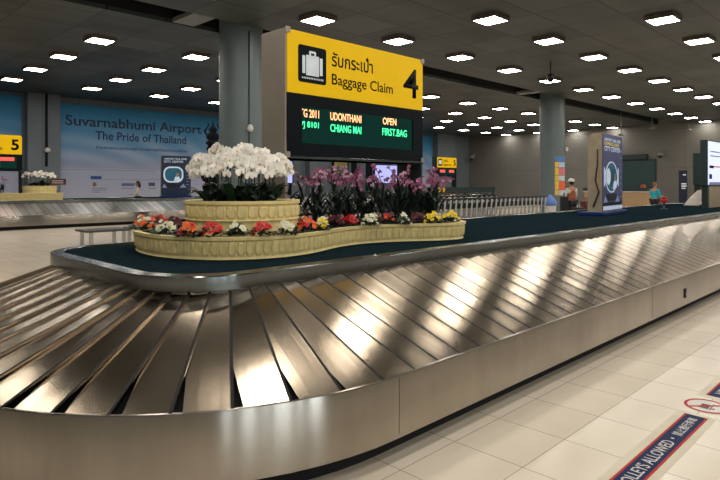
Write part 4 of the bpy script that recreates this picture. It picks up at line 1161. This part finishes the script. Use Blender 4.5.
bm = NB(); prism(bm, [(xe-mx0+.10*math.cos(t), ze+.10*math.sin(t)) for t in [2*PI*k/20 for k in range(20)]], 'y', -.004, -.0006); obj('round_emblem', bm, mat('mural_emblem', srgb(122, 92, 84), .6), mr_)
for k, (a, b) in enumerate(((92, 108), (92, 106), (92, 100))): mrect(a, b, 188+1.9*k, 188.7+1.9*k, M_mgrey)
mrect(121.5, 134.5, 183.2, 186.0, mat('mural_logo', srgb(84, 100, 140), .6)); mrect(148.5, 155, 182.6, 186, mat('mural_logo_b', srgb(64, 72, 104), .6)); mrect(121.5, 134, 188.0, 188.8, M_mgrey); mrect(148.5, 156, 188.0, 188.8, M_mgrey)
mrect(60.9, 156, 169.2, 169.7, M_mgrey); mrect(61, 262, 166.9, 167.2, M_mgrey)
# pier with cable between murals
x0 = on_y(25, 150, MY)[0]; x1 = on_y(57.5, 150, MY)[0]
bm = NB(); box(bm, x0, x1, WY-.45, WY-.002, .002, CEIL-.003); struct('trim_3', bm, M_wall2)
x0 = on_y(434, 150, MY)[0]; x1 = on_y(452, 150, MY)[0]
bm = NB(); box(bm, x0, x1, WY-.45, WY-.002, .002, CEIL-.003); struct('trim_4', bm, M_wall2)
x0 = on_y(306, 150, MY)[0]; x1 = on_y(332, 150, MY)[0]
bm = NB(); box(bm, x0, x1, WY-.45, WY-.002, .002, CEIL-.003); struct('trim_5', bm, M_wall2)
xc = on_y(46.5, 150, WY-.47)[0]
r = thing('wall_conduit', 'dark vertical conduit with a white fitting on the grey pier at left', 'conduit', (xc, WY-.47, 0))
bm = NB(); box(bm, -.05, .05, -.02, .02, 2.35, CEIL-.01); obj('pipe', bm, M_signblack, r)
bm = NB(); lathe(bm, [(.02, 3.2), (.11, 3.14), (.13, 3.02), (.03, 2.98)], 0, -.14, 14); tube(bm, [(0, -.01, 3.1), (0, -.16, 3.1)], .03, 6); obj('fitting', bm, M_cloth_w, r)

# things glimpsed under the sign, on the far wall
def wall_ad(label, px0, px1, py0, py1, m, yy=WY-.6, name='wall_screen', cat='screen'):
    xa, zb = on_y(px0, py1, yy); zt = on_y(px0, py0, yy)[1]; xb = on_y(px1, 150, yy)[0]
    r = thing(name, label, cat, (xa, yy, 0))
    bm = NB(); ring_poly(bm, rrect(0, xb-xa, zb, zt, .02, 2), rrect(.07, xb-xa-.07, zb+.07, zt-.07, .01, 2), 'y', -.05, .1); obj('frame', bm, M_signblack, r)
    bm = NB(); box(bm, .06, xb-xa-.06, -.02, .05, zb+.06, zt-.06); f = obj('face', bm, m, r)
    bm = NB(); box(bm, .1, .25, .01, .09, .001, zb); box(bm, xb-xa-.25, xb-xa-.1, .01, .09, .001, zb); obj('legs', bm, M_signblack, r)
    return r, f, xb-xa, zb, zt
lavE = emitter('screen_lavender', srgb(168, 172, 236), .85)
wall_ad('narrow glowing lavender screen left, glimpsed beneath the sign', 280, 293, 160, 184, lavE)
wall_ad('glowing lavender screen glimpsed beneath the right half of the sign', 374, 398, 164, 184, lavE)
r, f, w, zb, zt = wall_ad('yellow, white and green striped panel glimpsed beneath the sign', 333, 348, 158, 174, mat('panel_pale', srgb(176, 182, 170), .5), name='striped_panel', cat='panel')
for a, b, m in ((.12, .30, mat('panel_green', srgb(70, 130, 60), .5)), (.55, .72, mat('panel_yellow', srgb(170, 160, 50), .5)), (.80, .92, mat('panel_olive', srgb(150, 146, 60), .5))):
    bm = NB(); box(bm, .08, w-.08, -.026, -.0205, zb+(zt-zb)*a, zb+(zt-zb)*b); obj('stripe', bm, m, f)
def dark_post(label, px, z, w, h):
    x, y = at_depth(px, z)
    r = thing('dark_pillar', label, 'pillar', (x, y, 0), math.radians(-45))
    bm = NB(); box(bm, -w/2, w/2, -w/2, w/2, .06, h-.1, 0, .02); obj('post', bm, M_signblack, r)
    bm = NB(); box(bm, -w/2-.05, w/2+.05, -w/2-.05, w/2+.05, .001, .06, 0, .01); obj('foot', bm, M_signblack, r)
    bm = NB(); box(bm, -w/2-.03, w/2+.03, -w/2-.03, w/2+.03, h-.1, h, 0, .01); obj('top_cap', bm, M_signblack, r)
dark_post('dark free-standing pillar glimpsed under the left part of the sign', 297, 38.2, .5, 4.6)
dark_post('dark pillar glimpsed under the sign, left of the pair', 354, 38.6, .38, 4.4)
dark_post('dark pillar glimpsed under the sign, right of the pair', 369, 38.9, .45, 4.4)

# ------------------------------------------------------------------ STATUE
x, y = at_depth(213, 21.6)
r = thing('guardian_statue', 'tall dark sculpture with a tiered spired crown behind the white orchids', 'statue', (x, y, 0), math.radians(-45))
bm = NB(); box(bm, -.6, .6, -.5, .5, .001, .5, 0, .04); obj('pedestal', bm, M_grey, r)
bm = skin_mesh([[((0, 0, 1.35), (.30, .22)), ((0, 0, 1.75), (.26, .2)), ((0, 0, 2.15), (.33, .24)), ((0, 0, 2.4), (.27, .18)), ((0, 0, 2.55), .12), ((0, -.02, 2.68), .13)],
                [((0, 0, 2.4), (.27, .18)), ((-.32, 0, 2.28), .12), ((-.40, -.05, 1.9), .10), ((-.2, -.3, 1.65), .08)],
                [((0, 0, 2.4), (.27, .18)), ((.32, 0, 2.28), .12), ((.38, -.05, 1.9), .10), ((.2, -.3, 1.62), .08)],
                [((0, 0, 1.35), (.30, .22)), ((-.2, 0, 1.15), .2), ((-.25, .02, .8), .15), ((-.26, 0, .58), .12)],
                [((0, 0, 1.35), (.30, .22)), ((.2, 0, 1.15), .2), ((.25, .02, .8), .15), ((.26, 0, .58), .12)]], 2)
ball(bm, (0, -.02, 2.86), .21, 0, 18, 12, (.95, .95, 1.1)); ball(bm, (0, -.21, 2.84), .05)
for sx in (-1, 1): ball(bm, (.2*sx, 0, 2.84), .06, 0, 8, 6, (.6, 1, 1.5)); ball(bm, (.08*sx, -.2, 2.92), .035, 0, 8, 6)
obj('body', bm, M_statue, r, smooth=True, recalc=False)
bm = NB(); lathe(bm, [(.20, 2.98), (.27, 3.04), (.24, 3.12), (.17, 3.15), (.23, 3.22), (.25, 3.32), (.17, 3.42), (.11, 3.45), (.16, 3.52), (.15, 3.6), (.06, 3.68), (.03, 3.8), (.005, 3.9)], 0, 0, 20)
for sx in (-1, 1): tube(bm, [(.2*sx, 0, 3.3), (.3*sx, 0, 3.5), (.16*sx, 0, 3.72), (.2*sx, 0, 3.84)], [.03, .04, .025, .008], 6)
obj('crown', bm, M_statue, r, smooth=True)
bm = NB(); lathe(bm, [(.34, 1.30), (.38, 1.42), (.34, 1.56), (.30, 1.6)], 0, 0, 24, sy=.8); obj('sash', bm, M_pinkc, r, smooth=True)
bm = NB(); tube(bm, [(0, -.38, .52), (0, -.38, 1.5), (0, -.36, 1.75)], [.06, .05, .07], 10); obj('club', bm, M_statue, r)

# ------------------------------------------------------------------ CAROUSEL 5 FITTINGS
def far_sign(label, px0, px1, py_top, Y, small):
    x0, zt = on_y(px0, py_top, Y); x1 = on_y(px1, 150, Y)[0]
    if px0 < -10: x0 = x1 - 2.35
    r = thing('baggage_sign', label, 'sign', (x0, Y, 0)); w = x1-x0
    zm = zt-.70; zb = zt-1.32
    bm = NB(); box(bm, .03, w-.03, .01, .4, zb, zt); obj('casing', bm, M_casing, r)
    for a in (0, w-.03):
        bm = NB(); box(bm, a, a+.03, 0, .4, DECK+.004, zt+.005); obj('side_panel', bm, M_darkg, r)
    bm = NB(); prism(bm, rrect(.02, w-.02, zm, zt, .08, 5, (0, 0, 1, 1)), 'y', -.012, .009); obj('yellow_panel', bm, M_yellow, r)
    bm = NB(); prism(bm, rrect(.02, w-.02, zb, zm-.002, .08, 5, (1, 1, 0, 0)), 'y', -.012, .009); obj('black_panel', bm, M_signblack, r)
    text_mesh('5', w*.84, w*.95, zm+.15, zt-.15, 'lettering', M_ink, r, .002, (0, -.0125, 0), offset=.03)
    text_mesh('รับกระเป๋า', w*.32, w*.56, zm+.38, zt-.10, 'lettering', M_ink, r, .002, (0, -.0125, 0), offset=.01)
    text_mesh('Baggage Claim', w*.32, w*.72, zm+.10, zm+.28, 'lettering', M_ink, r, .002, (0, -.0125, 0), offset=.01)
    bm = NB(); prism(bm, rrect(w*.06, w*.25, zm+.12, zt-.12, .03), 'y', -.015, -.0121); ic_ = obj('pictogram', bm, M_signblack, r)
    bm = NB(); prism(bm, rrect(w*.09, w*.22, zm+.22, zt-.2, .02), 'y', -.018, -.0151); obj('suitcase_symbol', bm, M_iconwhite, ic_)
    bm = NB(); box(bm, .25, w-.2, -.016, -.0121, zb+.1, zm-.08); d = obj('display', bm, M_screen, r)
    return r, d, w, zb, zm
LED_R = emitter('led_red', srgb(255, 70, 60), 1.6); LED_C = emitter('screen_cyan', srgb(160, 214, 232), .8); LED_W = emitter('screen_white', srgb(235, 235, 240), .8)
r, d, w, zb, zm = far_sign('yellow sign with number 5 at the left edge over the far carousel', -20, 22.5, 133.5, 24.2, False)
bm = NB(); box(bm, w-1.35, w-.28, -.020, -.0165, zm-.24, zm-.12); obj('red_row', bm, LED_R, d)
bm = NB(); box(bm, w-1.35, w-.75, -.020, -.0165, zb+.14, zm-.25); obj('bright_block', bm, LED_C, d)
r, d, w, zb, zm = far_sign('small distant yellow sign with number 5 above the trolleys', 437, 456.5, 157, 24.2, True)
for a in (.32, 1.35):
    bm = NB(); box(bm, a, a+.55, -.020, -.0165, zm-.32, zm-.16); obj('red_row', bm, LED_R, d)
# far planters
fx = on_y(-20, 190, 23.9)[0]
fx2 = on_y(67.5, 190, 23.6)[0]
def far_planter():
    r = thing('long_planter', 'long cream planter on the far carousel below the left number 5 sign', 'planter', (0, 0, 0))
    xa, xb = fx2-4.6, fx2
    P = path_normals(closed_spline([(xa, 24.3), (xa+.3, 23.75), (xa+1.6, 23.65), (xb-1.6, 23.6), (xb-.4, 23.7), (xb, 24.2), (xb-.4, 24.8), (xb-1.6, 25.0), (xa+1.6, 25.0), (xa+.3, 24.9)], 22))
    obj('planter_wall', ornament_wall(P, .27, PZ, .09, (.16, .8), .012, .02), M_cream, r, auto=50); obj('soil', soil_bm(P, .03, PZ+.23), M_soil, r)
far_planter()
fcx, fcy = (on_y(39.5, 190, 24.2)[0], 24.2)
cc = [(Vector((fcx+.58*math.cos(2*PI*k/200), fcy+.46*math.sin(2*PI*k/200))), Vector((math.cos(2*PI*k/200), math.sin(2*PI*k/200)))) for k in range(200)]
r = thing('round_planter', 'small round cream planter with white orchids on the far carousel', 'planter', (0, 0, 0))
obj('planter_wall', ornament_wall(cc, .30, PZ+.235, .12, (.4, .86), .012), M_cream, r, auto=50); obj('soil', soil_bm(cc, .03, PZ+.235+.26), M_soil, r)
for k in range(9):
    a = 2*PI*k/8 + .2; q = .30 if k < 8 else 0
    o = white_orchid(fcx+q*math.cos(a), fcy+q*math.sin(a), 2.15-.12*(q > 0), (math.cos(a), math.sin(a)), .30 if q else .1, 1.15, PZ+.235+.262, 6)
    o['label'] = 'white orchid in the distant clump on the far carousel'; o['group'] = 'white orchids on the far carousel'
bm = NB(); x_, z_ = on_y(58, 183.5, 24.5)
r = thing('notice_board', 'small dark red notice beside the distant white orchids', 'notice', (on_y(49.5, 180, 25.2)[0], 25.2, 0))
bm = NB(); box(bm, 0, .62, 0, .03, 1.52, 1.76); obj('board', bm, mat('notice_red', srgb(96, 30, 40), .5), r)
bm = NB(); tube(bm, [(.3, .015, PZ), (.3, .015, 1.52)], .02, 8); obj('post', bm, M_grey, r)
bm = NB()
for k in range(2): box(bm, .08, .52, -.004, -.0005, 1.58+.08*k, 1.61+.08*k)
obj('printed_mark', bm, M_swhite, r)
for k in range(8):
    pink_orchid(fx2-2.1-.28*k, 23.95, .62, 'pink orchids on the far carousel', 'pink orchid below the left number 5 sign on the far carousel', nb=11, scale=1.2, base=PZ+.232)

# ------------------------------------------------------------------ BENCHES
def bench():
    r = thing('metal_bench', '', 'bench')
    bm = NB(); box(bm, 0, 1.08, 0, .78, .37, .42, 0, .01); obj('seat', bm, mat('bench_grey', srgb(78, 78, 74), .6, spec=.2), r)
    for x_ in (.10, .90):
        for y_ in (.06, .66):
            b = NB(); box(b, x_, x_+.08, y_, y_+.06, .001, .37); obj('leg', b, M_chrome, r)
    return r
b0 = bench(); labs = ['low grey metal bench, leftmost of the row between the two carousels', 'low grey metal bench, second in the row, next to the long planter', 'low grey metal bench hidden behind the flowers, third in the row']
for k in range(3):
    o = b0 if k == 0 else copy_tree(b0); o.location = (5.3 + 1.2*k, 14.6, 0); o['label'] = labs[k]; o['group'] = 'benches between the carousels'

# ------------------------------------------------------------------ FLOOR STICKERS
def strip(label, x0, x1, y0, y1, words):
    r = thing('floor_strip', label, 'floor sticker', (0, 0, 0))
    bm = NB(); prism(bm, rrect(x0-.05, x1+.035, y0-.045, y1+.05, .004, 2), 'z', .0002, .0009); obj('worn_film', bm, M_film, r)
    bm = NB(); box(bm, x0, x1, y0, y1, .0009, .0018); obj('backing', bm, M_navy, r)
    bm = NB(); box(bm, x0, x1, y0, y0+.013, .0018, .0025); box(bm, x0, x1, y1-.013, y1, .0018, .0025); obj('border', bm, M_sred, r)
    for s, a, b, c, d in words: text_mesh(s, a, b, c, d, 'lettering', M_swhite, r, .0006, (0, 0, .0018), 'floor', .008)
    return r
strip('navy floor strip with red borders reading No Trolleys Allowed', 1.9, 4.35, 1.104, 1.243, [('NO TROLLEYS ALLOWED', 2.87, 3.81, 1.138, 1.208), ('•', 3.855, 3.875, 1.163, 1.183), ('禁止推行李車', 3.93, 4.29, 1.143, 1.203)])
strip('second navy floor strip with red borders at the right edge of the picture', 4.84, 7.3, 1.104, 1.243, [('NO TROLLEYS ALLOWED', 4.92, 5.86, 1.138, 1.208), ('•', 5.9, 5.92, 1.163, 1.183), ('禁止推行李車', 5.98, 6.34, 1.143, 1.203)])
cx, cy = 4.595, 1.175
r = thing('floor_symbol', 'round red no-trolley symbol on the floor between the navy strips', 'floor sticker', (cx, cy, 0))
C_ = lambda rr, n=40: [(rr*math.cos(2*PI*k/n), rr*math.sin(2*PI*k/n)) for k in range(n)]
bm = NB(); prism(bm, C_(.146), 'z', .0010, .0018); obj('disc', bm, M_swhite, r)
bm = NB(); ring_poly(bm, C_(.140), C_(.120), 'z', .0018, .0027); prism(bm, [(-.09, .075), (-.075, .09), (.09, -.075), (.075, -.09)], 'z', .0018, .0027); obj('prohibition_ring', bm, M_sred, r)
bm = NB(); box(bm, -.05, .035, -.02, .035, .0018, .0023); box(bm, -.06, -.05, -.04, .06, .0018, .0023); box(bm, -.05, .06, -.035, -.027, .0018, .0023)
for u in (-.035, .045): prism(bm, [(u+.012*math.cos(t), -.048+.012*math.sin(t)) for t in [2*PI*k/10 for k in range(10)]], 'z', .0018, .0023)
obj('trolley_symbol', bm, mat('symbol_brown', srgb(70, 44, 44), .5), r)

# ------------------------------------------------------------------ CAMERA, WORLD, VIEW
cam = bpy.data.cameras.new('camera'); co = bpy.data.objects.new('camera', cam); COL.objects.link(co)
cam.sensor_width = 36; cam.lens = F/720*36; cam.shift_y = -(240-HZ)/720; cam.clip_end = 200; cam.clip_start = .05
co.location = (0, 0, EYE); co.rotation_euler = (PI/2, 0, -PI/4)
scn.camera = co
w = bpy.data.worlds.new('world'); scn.world = w; w.use_nodes = True
bg = w.node_tree.nodes['Background']; bg.inputs[0].default_value = (.35, .5, .55, 1); bg.inputs[1].default_value = .15
vs = scn.view_settings; vs.view_transform = 'Standard'; vs.look = 'None'; vs.gamma = 1; vs.exposure = .12; vs.use_curve_mapping = False
scn.cycles.use_denoising = True; scn.cycles.use_adaptive_sampling = False
scn.cycles.max_bounces = 8; scn.cycles.glossy_bounces = 4; scn.cycles.sample_clamp_indirect = 6
